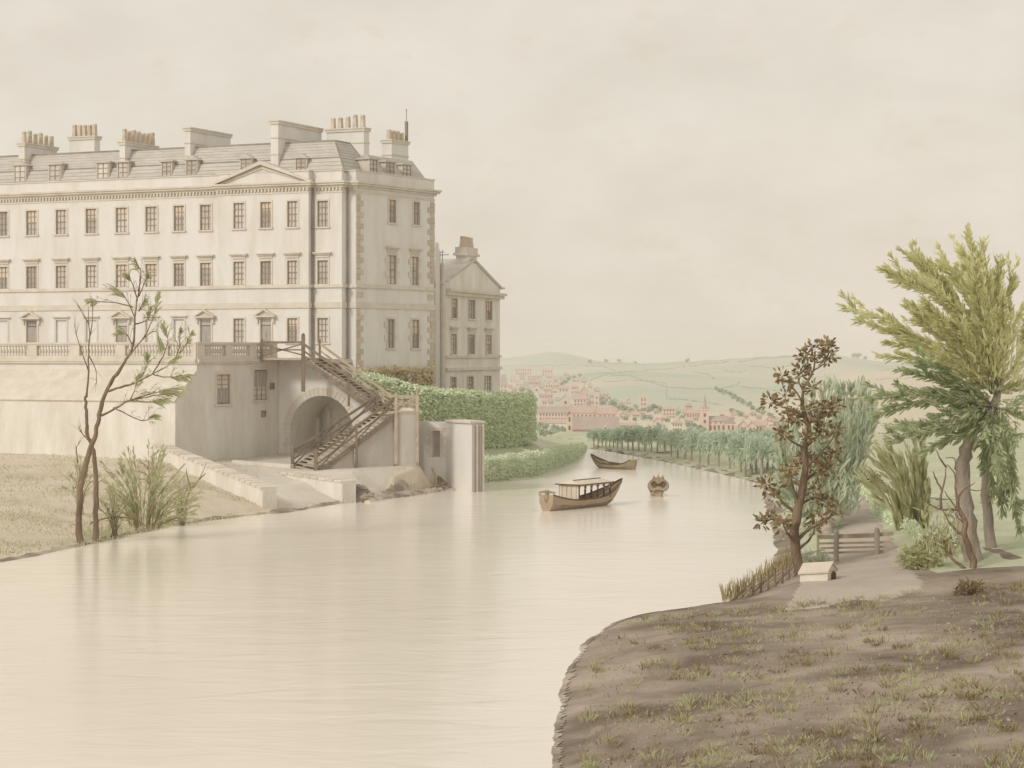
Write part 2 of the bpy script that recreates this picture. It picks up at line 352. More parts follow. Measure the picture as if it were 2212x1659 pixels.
edge = [(-420, 1300), (-60, 1228), (165, 1183), (300, 1152), (430, 1128), (560, 1112), (595, 1110), (660, 1101), (735, 1088), (820, 1079), (900, 1069), (960, 1060), (1010, 1057), (1040, 1047), (1150, 1031), (1230, 1004), (1264, 976), (1262, 962), (1220, 952), (1170, 946)]
pts = []
def bank_edge(E, z0, dz=-.9, w_=2.2, k_=3):
    g_ = smooth_pts([G(x, y, 0) for x, y in E], k_); r = []
    for k, g in enumerate(g_):
        d = (g_[min(k + 1, len(g_) - 1)] - g_[max(k - 1, 0)]).normalized(); nw = Vector((d.y, -d.x, 0))
        r += [g + Vector((0, 0, z0)), g + nw * w_ + Vector((0, 0, dz)), g - nw * .9 + Vector((0, 0, .16)), g + nw * 9 + Vector((0, 0, -2))]
    return r, g_
pts, ledge = bank_edge(edge, -.02)
pts += [G(-300, 1070, 1.6), G(-60, 1070, 1.5), G(165, 1055, 1.4), G(230, 1110, .55), G(300, 1075, 1.2), G(430, 1060, 1.2), G(500, 1085, .7),
        G(340, 1000, 2.3), G(165, 985, 2.5), G(-100, 990, 2.5), G(430, 1003, 2.0), G(500, 1003, 1.95), G(600, 985, 2.2), G(640, 1050, .95), G(590, 1075, .5),
        G(632, 1013, 1.75), G(682, 1026, 1.55), G(770, 1040, 1.35), G(850, 1033, 1.15), G(905, 1006, 1.85), G(760, 1015, 1.8), G(960, 998, 1.9), G(1005, 1035, .7),
        P(1030, 966, 167.5), P(1040, 966, 168.5), P(1080, 966, 171.5), P(1120, 962, 175), P(1150, 953, 180.5), G(1200, 957, .8), G(1232, 962, .4), P(1100, 1008, 165.5), P(1180, 990, 178),
        Vector((-9, 158, 3)), Vector((-5, 171, 4.5)), Vector((-2, 187, 2.6)), Vector((0, 198, 1.6)), Vector((-70, 172, 2.6)), Vector((-70, 250, 6)), Vector((-2, 245, .5)), Vector((-22, 190, 8)), Vector((-25, 164, 2.6)), Vector((-13, 156, 2.4))]
terrain('left_bank_ground', pts, M['ground'], 4, .08, .35)
# paving in front of the arch, wet rubble slope under the stair, lawn by the hedge: thin sheets draped over the bank
def drape(name, outline, m, lift, amp=.02, fr=.8, step=2.0, cuts=0):
    poly = []
    for k, a in enumerate(outline):
        b = outline[(k + 1) % len(outline)]; n = max(1, int((Vector((b.x, b.y)) - Vector((a.x, a.y))).length / step)); d = Vector((b.y - a.y, a.x - b.x, 0)).normalized()
        for j in range(n): q = a.lerp(b, j / n); poly.append(q + d * (.35 * step * noise.noise(q * 1.3) if j else 0))
    xs, ys_ = [q.x for q in poly], [q.y for q in poly]; pp = [Vector((q.x, q.y, 0)) for q in poly]
    x = min(xs)
    while x <= max(xs):
        y = min(ys_)
        while y <= max(ys_):
            if inside(x, y, poly): pp.append(Vector((x + ru(-.1, .1) * step, y + ru(-.1, .1) * step, 0)))
            y += step * 1.3
        x += step
    return terrain(name, pp, m, cuts, amp, fr, clip=poly, lift=lift)
drape('paving', [G(x, y, z) for x, y, z in [(415, 1001, 2.05), (480, 1015, 1.8), (560, 1040, 1.3), (612, 1080, .4), (625, 1100, .1), (690, 1090, .1), (720, 1060, .9), (772, 1041, 1.35), (850, 1030, 1.25), (900, 1004, 1.9), (960, 998, 1.9)]] + [Vector((-5, 156, 2)), Vector((-12, 158, 2)), W0 + Vector((-1, .5, 0)), Vector((-22, 151, 2))], M['pave'], .02, .012, .6, .4)
drape('rubble_slope', [G(x, y, z) for x, y, z in [(774, 1040, 1.3), (850, 1033, 1.15), (915, 1008, 1.8), (958, 998, 1.9), (985, 1030, .9), (1022, 1060, -.05), (960, 1063, -.05), (900, 1072, -.05), (820, 1083, -.05), (765, 1090, -.05)]], M['mud'], .05, .34, .9, .25)
drape('lawn', [G(x, y, z) for x, y, z in [(1036, 1062, 0), (1090, 1052, 0), (1150, 1042, -.02), (1205, 1028, 0), (1245, 1008, -.02), (1274, 982, -.02), (1276, 955, -.02), (1220, 946, 0)]] + [Vector((4, 242, 0)), Vector((-4, 200, 0)), Vector((-6, 160, 0))], M['lawn'], .03, .02, .6, .8)

# right bank and the meadow beyond
redge = [(1150, 942), (1225, 955), (1290, 971), (1400, 991), (1510, 1014), (1600, 1035), (1640, 1050), (1655, 1110), (1672, 1190), (1640, 1245), (1590, 1292), (1480, 1312), (1390, 1327), (1315, 1350), (1265, 1385), (1235, 1430), (1215, 1490), (1200, 1560), (1190, 1640), (1182, 1740), (1175, 1950)]
pts, redge3 = bank_edge(redge, -.02, k_=7)
near_pts = pts + [G(1290, 962, .35), G(1400, 978, .4), G(1510, 1000, .45), G(1640, 1030, .5), G(1700, 1060, .6), G(1720, 1150, .5), G(1760, 1190, .7), G(1740, 1250, .6), G(1700, 1290, .55),
        G(1850, 1200, .75), G(1850, 1130, .8), G(1845, 1066, .9), G(1960, 1200, 1.0), G(2000, 1150, 1.6), G(2120, 1230, 1.3), G(2300, 1230, 1.5), G(2300, 1100, 1.6), G(1890, 1064, 1.5), G(2000, 1000, 1.2), G(2300, 960, 1.4), G(2300, 940, 1.4), G(1700, 960, .9), G(1900, 950, .9),
        G(1450, 955, .6), G(1300, 948, .5), G(1700, 1325, .65), G(1900, 1300, .9), G(2200, 1300, 1.3)]
near_pts += [G(1400, 1400, .5), G(1500, 1400, .7), G(1900, 1420, 1.0), G(2300, 1420, 1.4), G(1350, 1560, .7), G(1700, 1560, 1.0), G(2300, 1560, 1.5), G(1400, 1700, .9), G(2400, 1700, 1.6), Vector((4, 38, 1.6)), Vector((14, 38, 1.9)), Vector((2, 20, 4.6)), Vector((8, 20, 4.8)), Vector((1.2, 0, 8.2)), Vector((6, 0, 8.2)), Vector((3, -20, 8.3))]
terrain('right_bank_ground', near_pts, M['brown'], 4, .05, .4)
drape('meadow', [G(x, y, z) for x, y, z in [(1165, 947, 0), (1222, 958, .0), (1288, 974, .0), (1300, 968, .2), (1400, 988, .2), (1510, 1010, .2), (1600, 1031, .2), (1650, 1052, .2), (1675, 1110, .3), (1700, 1190, .4), (1750, 1205, .7), (1985, 1200, 1.1), (1975, 1228, 1), (2020, 1245, 1.1), (2120, 1228, 1.3), (2400, 1215, 1.5)]] + [Vector((75, 215, 1)), Vector((6, 262, 0))], M['lawn'], .025, .02, .5, 1.0)
pl = [G(x, y, z) for x, y, z in [(1690, 1320, .6), (1712, 1280, .6), (1735, 1245, .62), (1768, 1200, .75), (1800, 1140, .80), (1830, 1090, .85), (1842, 1066, .9)]]
pr = [G(x, y, z) for x, y, z in [(1850, 1066, .92), (1868, 1090, .9), (1905, 1140, .92), (1945, 1200, .95), (1985, 1245, 1.0), (2000, 1270, 1.0), (1960, 1290, .9), (1900, 1302, .9), (1840, 1296, .8), (1780, 1318, .7)]]
drape('gravel_path', smooth_pts(pl, 5) + smooth_pts(pr, 5), M['path'], .022, .006, .5, .22)

rowsY = [212, 260, 330, 450, 600, 900, 1300, 2000, 3000, 3600]
Lp = [966, 959, 953, 949, 945, 926, 886, 838, 806, 800]; Rp = [952, 930, 900, 870, 852, 838, 824, 812, 800, 796]
def prof(Y, x):
    def it(T):
        for k in range(len(rowsY) - 1):
            if Y <= rowsY[k + 1]: q = (Y - rowsY[k]) / (rowsY[k + 1] - rowsY[k]); return T[k] + (T[k + 1] - T[k]) * max(q, 0)
        return T[-1]
    t = min(max((x - 1640) / 260, 0), 1); t = t * t * (3 - 2 * t); return it(Lp) * (1 - t) + it(Rp) * t
def land(x, Y): return P(x, prof(Y, x), Y)
m = MB(); cols = list(range(700, 2701, 40)); ys = []
for k in range(len(rowsY) - 1): ys += [rowsY[k] + (rowsY[k + 1] - rowsY[k]) * j / 4 for j in range(4)]
ys.append(rowsY[-1])
for Y in ys:
    for x in cols: q = land(x, Y); q.z += .35 * (Y / 900) * noise.noise(q * .01) - (.5 if Y < 230 else 0); m.v.append(q)
nc = len(cols)
for r in range(len(ys) - 1):
    for c in range(nc - 1): i = r * nc + c; m.f.append((i, i + 1, i + nc + 1, i + nc))
m.build('valley_ground', M['valley'], kind='structure', smooth=True)
RID = []
def ridge(name, crest, Yc, Yf, yf, matn):
    cs = smooth_pts([(x, y, 0) for x, y in crest], 8); mm = MB(); n = 14
    for p in cs:
        for k in range(n + 1):
            t = k / n; Y = Yf + (Yc - Yf) * t; e = math.sin(t * math.pi / 2) ** 1.1
            foot = P(p.x, yf, Yf); top = P(p.x, p.y, Yc)
            q = Vector(((p.x - CX) / FPX * Y, Y, foot.z + (top.z - foot.z) * e)); q.z += noise.noise(Vector((p.x * .012, t * 3, Yc))) * .0006 * Y * (1 - t); mm.v.append(q)
        mm.v.append(Vector(((p.x - CX) / FPX * (Yc * 1.15), Yc * 1.15, -32)))
    w_ = n + 2
    for r in range(len(cs) - 1):
        for c in range(w_ - 1): i = r * w_ + c; mm.f.append((i, i + w_, i + w_ + 1, i + 1))
    RID.append((cs, Yc, Yf, yf)); return mm.build(name, M[matn], kind='structure', smooth=True)
R3 = [(700, 860), (1000, 850), (1110, 838), (1250, 815), (1330, 803), (1450, 806), (1560, 813), (1640, 817), (1750, 812), (1900, 826), (2100, 832), (2700, 836)]
R2 = [(700, 802), (1000, 800), (1150, 797), (1230, 791), (1290, 783), (1400, 786), (1500, 782), (1600, 775), (1700, 769), (1790, 765), (1860, 776), (1920, 781), (2000, 776), (2212, 774), (2700, 770)]
R1 = [(700, 780), (1000, 776), (1080, 774), (1130, 769), (1190, 760), (1240, 767), (1300, 781), (1400, 792), (1600, 800), (2700, 800)]
ridge('hill_far', R1, 5000, 3900, 812, 'hill'); ridge('hill_middle', R2, 3400, 2200, 834, 'hill'); ridge('hill_near', R3, 2000, 1250, 892, 'hill')

m = MB(); m.box(-1600, 2600, -25, 5900, -45, 34)
hz = m.build('haze', bpy.data.materials.new('river_haze'), kind='stuff', recalc=True)
hm = hz.data.materials[0]; hm.use_nodes = True; hm.node_tree.nodes.clear()
pv = hm.node_tree.nodes.new('ShaderNodeVolumePrincipled'); mo = hm.node_tree.nodes.new('ShaderNodeOutputMaterial')
pv.inputs['Color'].default_value = (.97, .95, .93, 1); pv.inputs['Density'].default_value = .00020; pv.inputs['Anisotropy'].default_value = .2
hm.node_tree.links.new(pv.outputs[0], mo.inputs['Volume'])
#PART2
def shore_strip(name, g_, a, b, wd):
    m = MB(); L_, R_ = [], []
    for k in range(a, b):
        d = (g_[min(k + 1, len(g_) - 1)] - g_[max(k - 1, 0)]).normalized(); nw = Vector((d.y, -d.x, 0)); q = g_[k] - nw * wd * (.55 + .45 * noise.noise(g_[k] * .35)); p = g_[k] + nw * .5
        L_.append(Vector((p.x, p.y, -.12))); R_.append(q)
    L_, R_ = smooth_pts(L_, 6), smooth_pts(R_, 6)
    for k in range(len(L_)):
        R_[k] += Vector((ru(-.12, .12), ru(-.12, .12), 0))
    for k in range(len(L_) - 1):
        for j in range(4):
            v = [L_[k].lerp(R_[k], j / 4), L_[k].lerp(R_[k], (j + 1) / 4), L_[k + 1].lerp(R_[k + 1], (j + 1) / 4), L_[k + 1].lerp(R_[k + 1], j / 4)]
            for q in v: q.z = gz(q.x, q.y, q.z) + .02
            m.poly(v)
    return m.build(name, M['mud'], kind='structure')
shore_strip('mud_and_shade_edge', ledge, 1, 34, .95)  # dark mud colour also paints in the shade and reflection along the waterline
shore_strip('mud_and_shade_edge', redge3, 66, len(redge3) - 8, .32)
# ------------------------------------------------------------------ the long stone house
zM = lambda y: FA.z(720, y, .85)
house = thing('terraced_house', 'long cream stone house with central pediment and grey mansard roof, above the terrace', 'house', (-12, 160, 6))
zTop, zCor, zDen, zBase = zM(369), zM(391), zM(408), 9.46
sA, sB, sC, sE = FA.s(750, 0), FA.s(675, .85), FA.s(470, 1.45), 47.0
panels = [(0, sA, 0), (sA, sB, .85), (sB, sC, 1.45), (sC, sE, .85)]
colsx = {1: [(683, 712)], 2: [(502, 531), (560, 589), (618, 646)], 3: [(183, 212), (248, 278), (312, 342), (373, 401), (430, 459)]}
def cols_of(i):
    o = panels[i][2]; r = []
    for x0, x1 in colsx.get(i, []): a, b, _, _ = FA.rect(x0, x1, 500, 400, o); r.append((a + .13, b - .13))
    if i == 3:
        d = r[0][0] - r[1][0]; wd = r[0][1] - r[0][0]
        for k in range(1, 8): r.append((r[0][0] + d * k, r[0][0] + d * k + wd))
    return r
rows = {'third': (zM(489), zM(433)), 'first': (zM(613), zM(562)), 'ground': (zM(740), zM(687))}
wallmb = MB(); t1 = FB.s(938, 0)
doors = {3: [1, 4], 2: [1]}; blind = {3: [0, 2, 3]}
jobs = []
for i, (a, b, o) in enumerate(panels):
    holes = []
    for k, (c, d) in enumerate(cols_of(i)):
        for rn, (z0, z1) in rows.items():
            kk = k % 5 if i == 3 else k
            isd = rn == 'ground' and kk in doors.get(i, []); isb = rn == 'ground' and kk in blind.get(i, []); 
            h = (c, d, (zBase + .02 if isd else z0), z1); holes.append(h); jobs.append((i, o, h, rn, isd, isb))
    FA.wall(wallmb, a, b, 5, zTop, o, holes)
    if i < 3:
        o2 = panels[i + 1][2]; s = b; wallmb.poly([FA.p(s, o, 5), FA.p(s, o2, 5), FA.p(s, o2, zTop), FA.p(s, o, zTop)])
ew = [((837, 857), (428, 481), (890, 908), (432, 483)), ((836, 858), (548, 614), (886, 906), (553, 619)), ((834, 854), (686, 752), (887, 907), (687, 753))]
eh = []
for r in ew:
    for j in (0, 2):
        a, b, c, d = FB.rect(*r[j], *r[j + 1], 0); eh.append((a + .16, b - .16, c, d - .13))
for j in (1, 3, 5): eh[j] = (eh[j][0], eh[j][1], eh[j - 1][2], eh[j - 1][3])
FB.wall(wallmb, 0, t1, 4.5, zTop, 0, eh)
for o in (-.6,):   # inner core, back and far walls so the block is solid
    FA.box(wallmb, .7, sE, -9.5, -.4, 5, zTop - .3)
cb = [FA.p(0, 0, zTop), FA.p(0, -.35, zTop), FA.p(sE, -.35, zTop), FA.p(sE, 0, zTop)]; wallmb.poly(cb)
wallmb.build('wall', M['stone'], house)
for i, o, h, rn, isd, isb in jobs:
    a, b, c, d = h
    if isd:
        m = MB(); FA.box(m, a, b, o - .16, o - .1, c, d - .55)
        dd = m.build('door', M['door'], house)
        for q in (.1, .55):
            for zz in (.08, .56): m = MB(); FA.box(m, a + (b - a) * q, a + (b - a) * (q + .35), o - .1, o - .07, c + (d - c) * zz * .75 + .1, c + (d - c) * (zz + .36) * .75); m.build('door_panel', M['door'], dd)
        m = MB(); FA.box(m, a, b, o - .16, o - .13, d - .5, d)
        for k in range(5): FA.box(m, a + (b - a) * k / 4 - .02, a + (b - a) * k / 4 + .02, o - .13, o - .1, d - .5, d)
        m.build('fanlight', M['glass'], dd)
        m = MB(); FA.box(m, a - .14, a, o - .05, o + .06, c, d + .1); FA.box(m, b, b + .14, o - .05, o + .06, c, d + .1); FA.box(m, a, b, o - .05, o + .06, d, d + .1)
        for q in (a - .32, b + .14): FA.box(m, q, q + .17, o - .02, o + .2, d - .35, d + .1)
        m.build('door_case', M['trim'], dd)
        m = MB(); FA.box(m, a - .48, b + .48, o - .02, o + .42, d + .1, d + .22)
        m.prism([FA.p(a - .44, o - .02, d + .223), FA.p(b + .44, o - .02, d + .223), FA.p((a + b) / 2, o - .02, d + .62)], FA.p(0, .24, 0) - FA.p(0, 0, 0))
        for q in (a - .5, b + .5): m.prism([FA.p(q, o, d + .226), FA.p(q + ((a + b) / 2 - q) * .25, o, d + .226), FA.p((a + b) / 2, o, d + .62), FA.p((a + b) / 2, o, d + .76)], FA.p(0, .42, 0) - FA.p(0, 0, 0))
        m.build('door_pediment', M['trim'], dd)
    elif isb:
        m = MB(); FA.box(m, a, b, o - .2, o - .12, c, d)
        bw = m.build('blind_window', M['stone'], house)
        m = MB(); FA.box(m, a - .13, a, o - .04, o + .05, c, d + .13); FA.box(m, b, b + .13, o - .04, o + .05, c, d + .13); FA.box(m, a, b, o - .04, o + .05, d, d + .13); FA.box(m, a - .3, b + .3, o - .03, o + .2, d + .2, d + .3)
        m.build('window_surround', M['trim'], bw)
    else: window(FA, house, h, o, 3, 4, hood=1 if rn == 'first' else 0, sill=rn != 'first')
for k, h in enumerate(eh): window(FB, house, h, 0, 2, 4, sur=.16, hood=1 if k in (2, 3) else 0, sill=k not in (2, 3), blocks=k >= 2)
def course(name, z0, z1, pr, m_, top=None):
    mb = MB()
    for i, (a, b, o) in enumerate(panels):
        back = panels[i - 1][2] if i and panels[i - 1][2] < o else o
        nxt = panels[i + 1][2] if i < 3 else -1
        FA.box(mb, a - (pr if i != 3 else 0), b + (pr if i == 2 else (-pr if nxt > o else 0)), back - .01 if i != 3 else o, o + pr, z0, z1)
    FB.box(mb, .003, t1 + pr, -.02, pr - .004, z0 + .003, z1 - .003)
    return mb.build(name, m_, house)
course('string_course', zM(621), zM(614), .13, M['trim']); course('string_course', zM(665), zM(652.5), .09, M['trim'])
course('frieze_band', zDen - .28, zDen - .12, .05, M['trim'])
course('cornice', zCor - .30, zCor - .15, .36, M['trim']); course('cornice_lip', zCor - .147, zCor, .46, M['trim']); course('bed_mould', zDen + .12, zCor - .303, .16, M['trim'])
course('parapet_coping', zTop, zTop + .1, .07, M['trim'])
m = MB()
for a, b, o in panels:
    k = a
    while k < b - .15: FA.box(m, k, k + .15, o, o + .15, zDen - .1, zDen + .117); k += .31
m.build('dentil_row', M['trim'], house, kind='stuff')
# quoins on both edges of the end wall, long and short in turn
zq = 7.6
k = 0
while zq < zDen - .5:
    ln = .95 if k % 2 else .55
    if not (zM(622) - .45 < zq < zM(613)) and not (zM(666) - .45 < zq < zM(652)):
        for s0, s1 in ((.0, ln), (t1 - ln, t1)):
            m = MB(); FB.box(m, s0 + (.01 if s0 == 0 else 0), s1, -.05, .05 + .01 * (k % 3), zq + .015, zq + .42); m.build('quoin', M['quoin'], house)
    zq += .44; k += 1
# pediment
op = 1.45; pa, pb = sB - .45, sC + .45; pm = (pa + pb) / 2; za = FA.z(569, 347, op + .3); m = MB(); nv = FA.p(0, 1, 0) - FA.p(0, 0, 0)
m.prism([FA.p(pa + .5, op - .25, zCor + .003), FA.p(pb - .5, op - .25, zCor + .003), FA.p(pm, op - .25, za - .25)], nv * .3); pd = m.build('pediment', M['stone'], house)
m = MB()
for q in (pa, pb): m.prism([FA.p(q, op - .2, zCor + .006), FA.p(q + (pm - q) * .09, op - .2, zCor + .006), FA.p(pm, op - .2, za - .3), FA.p(pm, op - .2, za)], nv * .62)
m.build('raking_cornice', M['trim'], pd)
m = MB()
for q in (pa, pb): m.prism([FA.p(q + (pm - q) * .12, op, zCor + .006), FA.p(q + (pm - q) * .19, op, zCor + .006), FA.p(pm, op, za - .62), FA.p(pm, op, za - .42)], nv * .16)
m.build('pediment_mould', M['trim'], pd)
m = MB(); m.prism([FA.p(pa + .2, op - .2, zCor + .1), FA.p(pb - .2, op - .2, zCor + .1), FA.p(pm, op - .2, za - .05)], nv * -2.2); m.build('pediment_roof', M['slate'], pd)
# mansard roof of the front range, hipped at its right end
zb, zk, zt = zM(372), zM(338), zM(298)
def loopq(off, offb, sx, z): return [FA.p(FA.s(sx, off), off, z), FA.p(sE, off, z), FA.p(sE, offb, z), FA.p(FA.s(sx, off) + .0, offb, z)]
l1, l2, l3 = loopq(.42, -4.4, 745, zb), loopq(-.15, -4.0, 736, zk), loopq(-1.0, -3.3, 724, zt)
m = MB()
for A, B in ((l1, l2), (l2, l3)):
    for k in range(4): m.poly([A[k], A[(k + 1) % 4], B[(k + 1) % 4], B[k]])
m.poly(l3); rf = m.build('roof', M['slate'], house)
m = MB()
for A, B in ((l1, l2), (l2, l3)): m.bar(A[0], B[0], .14, .1); m.bar(A[3], B[3], .14, .1)
m.bar(l3[0], l3[1], .18, .14); m.bar(l2[0] + Vector((0, 0, .03)), l2[1] + Vector((0, 0, .03)), .1, .09); m.bar(l3[0], l3[3], .14, .12)
m.build('roof_lead', M['lead'], rf)
m = MB(); nr = 9      # slate courses: thin lapped strips up both slopes, ending under the ridge
for (A, B, n_) in ((l1, l2, 4), (l2, l3, 6)):
    for j in range(n_):
        t0, t1_ = j / n_, (j + 1.15) / n_; t1_ = min(t1_, 1)
        p0, p1, q0, q1 = A[0].lerp(B[0], t0), A[1].lerp(B[1], t0), A[0].lerp(B[0], t1_), A[1].lerp(B[1], t1_); nn = nv * .05
        m.poly([p0 + nn, p1 + nn, q1 + nn * .2, q0 + nn * .2])
        p0, p1, q0, q1 = A[3].lerp(B[3], t0), A[0].lerp(B[0], t0), A[3].lerp(B[3], t1_), A[0].lerp(B[0], t1_); nn = Vector((.85, -.4, 0)) * .05
        m.poly([p0 + nn, p1 + nn, q1 + nn * .2, q0 + nn * .2])
m.build('slate_course', M['slate'], rf, kind='stuff')
# lower roof behind, over the end wall
zr = FB.z(840, 341, -1.4); m = MB(); a0 = 3.4
m.hexa([FB.p(a0, -.4, zb), FB.p(t1 - .3, -.4, zb), FB.p(t1 - .3, -11, zb), FB.p(a0, -11, zb), FB.p(a0, -1.35, zr), FB.p(t1 - 1.2, -1.35, zr), FB.p(t1 - 1.2, -11, zr), FB.p(a0, -11, zr)])
m.build('roof', M['slate'], house)
def dormer(fr, x0, x1, y0, y1, off, gable, depth=1.7):
    a, b, c, d = fr.rect(x0, x1, y0, y1, off); m = MB(); fr.box(m, a, b, off - depth, off - .06, c, d)
    fr.box(m, a, a + .1, off - .06, off, c, d); fr.box(m, b - .1, b, off - .06, off, c, d)
    o = m.build('dormer', M['slate' if 0 else 'trim'], house)
    m = MB(); fr.box(m, a + .1, b - .1, off - .059, off - .03, c, d); m.build('glass', M['glass'], o)
    m = MB()
    for k in range(3): s = a + .1 + (b - a - .2) * k / 2; fr.box(m, s - .03, s + .03, off - .03, off + .01, c, d)
    for k in range(4): z = c + (d - c) * k / 3; fr.box(m, a + .1, b - .1, off - .03, off + .008, z - .025, z + .025)
    m.build('sash_bar', M['sash'], o)
    m = MB(); n3 = fr.p(0, -depth - .15, 0) - fr.p(0, 0, 0)
    if gable: m.prism([fr.p(a - .18, off + .12, d), fr.p(b + .18, off + .12, d), fr.p((a + b) / 2, off + .12, d + .42)], n3)
    else: m.prism([fr.p(a - .16, off + .14, d), fr.p(b + .16, off + .14, d), fr.p(b + .16, off + .14, d + .13), fr.p(a - .16, off + .14, d + .13)], n3)
    m.build('dormer_roof', M['slate'], o)
for q in ((209, 236, 352, 386, .3, 0), (253, 277, 351, 383, .3, 0), (348, 371, 350, 380, .3, 0), (401, 426, 346, 377, .3, 1), (518, 543, 343, 372, .3, 1), (637, 662, 342, 370, .3, 1), (105, 132, 356, 392, .3, 0), (30, 56, 358, 396, .3, 1)): dormer(FA, *q)
for q in ((798, 816, 345, 374, -.5, 0), (833, 853, 351, 378, -.5, 0), (870, 889, 357, 384, -.5, 0)): dormer(FB, *q, depth=1.2)
def stack(fr, x0, x1, yt, off, depth, pots, along, zlow=22.5, cap=.1, pot_h=1.0, bands=(1.0,)):
    a, b = sorted((fr.s(x0, off), fr.s(x1, off))); zt_ = fr.z((x0 + x1) / 2, yt, off); m = MB()
    fr.box(m, a, b, off - depth, off, zlow, zt_)
    o = m.build('chimney', M['stone'], house)
    m = MB(); fr.box(m, a - cap, b + cap, off - depth - cap, off + cap, zt_ - .003, zt_ + .2); fr.box(m, a - cap * 1.6, b + cap * 1.6, off - depth - cap, off + cap * 1.6, zt_ + .2, zt_ + .3)
    for q in bands: fr.box(m, a - cap * .6, b + cap * .6, off - depth - cap * .5, off + cap * .6, zt_ - q - .1, zt_ - q)
    m.build('chimney_cap', M['trim'], o)
    for k in range(pots):
        q = (k + .5) / pots; c = fr.p(a + (b - a) * q, off - depth / 2, zt_ + .303) if along else fr.p((a + b) / 2, off - depth * q, zt_ + .303)
        m = MB(); h = pot_h * ru(.9, 1.1); m.lathe(c, [(.25, 0), (.2, h * .8), (.23, h * .85), (.19, h)], 6); m.build('chimney_pot', M['pot'], o)
stack(FA, 150, 204, 302, -3.6, .8, 5, True); stack(FA, 258, 270, 313, 0, 4.6, 7, False); stack(FA, 399, 411, 283, -.2, 6.0, 0, False, bands=(.9, 1.9))
stack(FA, 585, 601, 268, .2, 6.8, 0, False, bands=(1.0, 2.3)); stack(FA, 706, 786, 285, -6.2, .9, 5, True, bands=(.85,)); stack(FA, 40, 53, 316, 0, 4.4, 6, False)
stack(FB, 846, 882, 311, -7.2, 1.0, 4, True, bands=(.95,), pot_h=.8)
m = MB(); a = FB.p(FB.s(878, -7.6), -7.6, FB.z(878, 305, -7.6)); m.tube([a, a + Vector((0, 0, 1.7))], .16, 6); m.tube([a + Vector((0, 0, 1.7)), a + Vector((0, 0, 2.6))], .035, 5); m.lathe(a + Vector((0, 0, 2.6)), [(.02, 0), (.08, .08), (.02, .16)], 6)
m.build('flue_spike', M['lead'], house)
m = MB(); m.tube([FA.p(sB - .12, .85 + .14, zBase), FA.p(sB - .12, .85 + .14, zCor - .5)], .07, 6); m.lathe(FA.p(sB - .12, .99, FA.z(674, 494, .99)), [(.05, 0), (.16, .14), (.05, .28)], 8); m.build('downpipe', M['lead'], house)
m = MB(); m.tube([FA.p(sA - .12, .14, zBase), FA.p(sA - .12, .14, zCor - .5)], .05, 6); m.build('downpipe', M['lead'], house)
m = MB(); FA.box(m, -.05, sA, -.1, .09, 7.5, zBase - .02); m.build('plinth', M['stone'], house)

# ------------------------------------------------------------------ gabled house behind, round pier and slim wall beside it
Yg = 176.0; g0 = P(962.6, 0, Yg); ang = math.radians(16); FG = Fr((g0.x, g0.y), (math.sin(ang), math.cos(ang)))
gab = thing('gabled_house', 'grey shaded gabled house with a chimney on its gable peak, right of the long house', 'house', (g0.x, g0.y, 5))
tg = FG.s(1080); ge = lambda x, y: FG.z(x, y)
z_e, z_ap = ge(1072, 634), ge(1014, 566); gh = []
for xs, y0, y1 in (((973.5, 989.5), 645, 687), ((1009.5, 1027.5), 650, 689.5), ((1047, 1064), 655, 692)):
    gh.append(FG.rect(*xs, y0, y1))
for xs, y0, y1 in (((972, 988), 722, 765), ((1009, 1027), 724, 768), ((1047, 1063), 727, 770)): gh.append(FG.rect(*xs, y0, y1))
for xs, y0, y1 in (((971.5, 987), 815, 850), ((1007, 1024), 815, 850), ((1044.5, 1062), 815, 852)): gh.append(FG.rect(*xs, y0, y1))
gh = [(a + .25, b - .25, c, d) for a, b, c, d in gh]
for q in (0, 3, 6):
    for j in (1, 2): gh[q + j] = (gh[q + j][0], gh[q + j][1], gh[q][2], gh[q][3])
m = MB(); FG.wall(m, 0, tg, 3, z_e, 0, gh)
m.poly([FG.p(0, 0, z_e), FG.p(tg, 0, z_e), FG.p(tg, 0, z_e + .5), FG.p(tg * .5 + 1, 0, z_ap), FG.p(tg * .5 - 1, 0, z_ap), FG.p(0, 0, z_e + .5)])
gl = 14
m.poly([FG.p(0, 0, 3), FG.p(0, -gl, 3), FG.p(0, -gl, z_e + .5), FG.p(0, 0, z_e + .5)]); m.poly([FG.p(tg, 0, 3), FG.p(tg, -gl, 3), FG.p(tg, -gl, z_e + .5), FG.p(tg, 0, z_e + .5)])
m.build('wall', M['rough'], gab)
m = MB(); ap = FG.p(tg * .5, 0, z_ap + .1)
for s in (-.25, tg + .25):
    m.prism([FG.p(s, .12, z_e + .42), FG.p(tg * .5, .12, z_ap + .12), FG.p(tg * .5, .12, z_ap + .36), FG.p(s, .12, z_e + .66)], FG.p(0, -gl, 0) - FG.p(0, 0, 0))
m.build('roof', M['slate'], gab)
for h in gh[:3]: window(FG, gab, h, 0, 3, 4, sur=.14)
for h in gh[3:6]: window(FG, gab, h, 0, 3, 4, sur=.14, hood=1, sill=True)
for h in gh[6:]: window(FG, gab, h, 0, 3, 4, sur=.14, sill=False)
m = MB(); FG.box(m, -.1, tg + .5, -.02, .3, z_e - .5, z_e - .2); FG.box(m, -.1, tg + .7, -.02, .5, z_e - .2, z_e + .02); FG.box(m, tg - .2, tg + .5, -2, .35, z_e + .42, z_e + .6); m.build('cornice', M['trim'], gab)
m = MB(); FG.box(m, -.05, tg + .08, -.02, .14, ge(1010, 773), ge(1010, 768)); FG.box(m, -.05, tg + .1, -.02, .18, ge(1010, 800), ge(1010, 794)); m.build('string_course', M['trim'], gab)
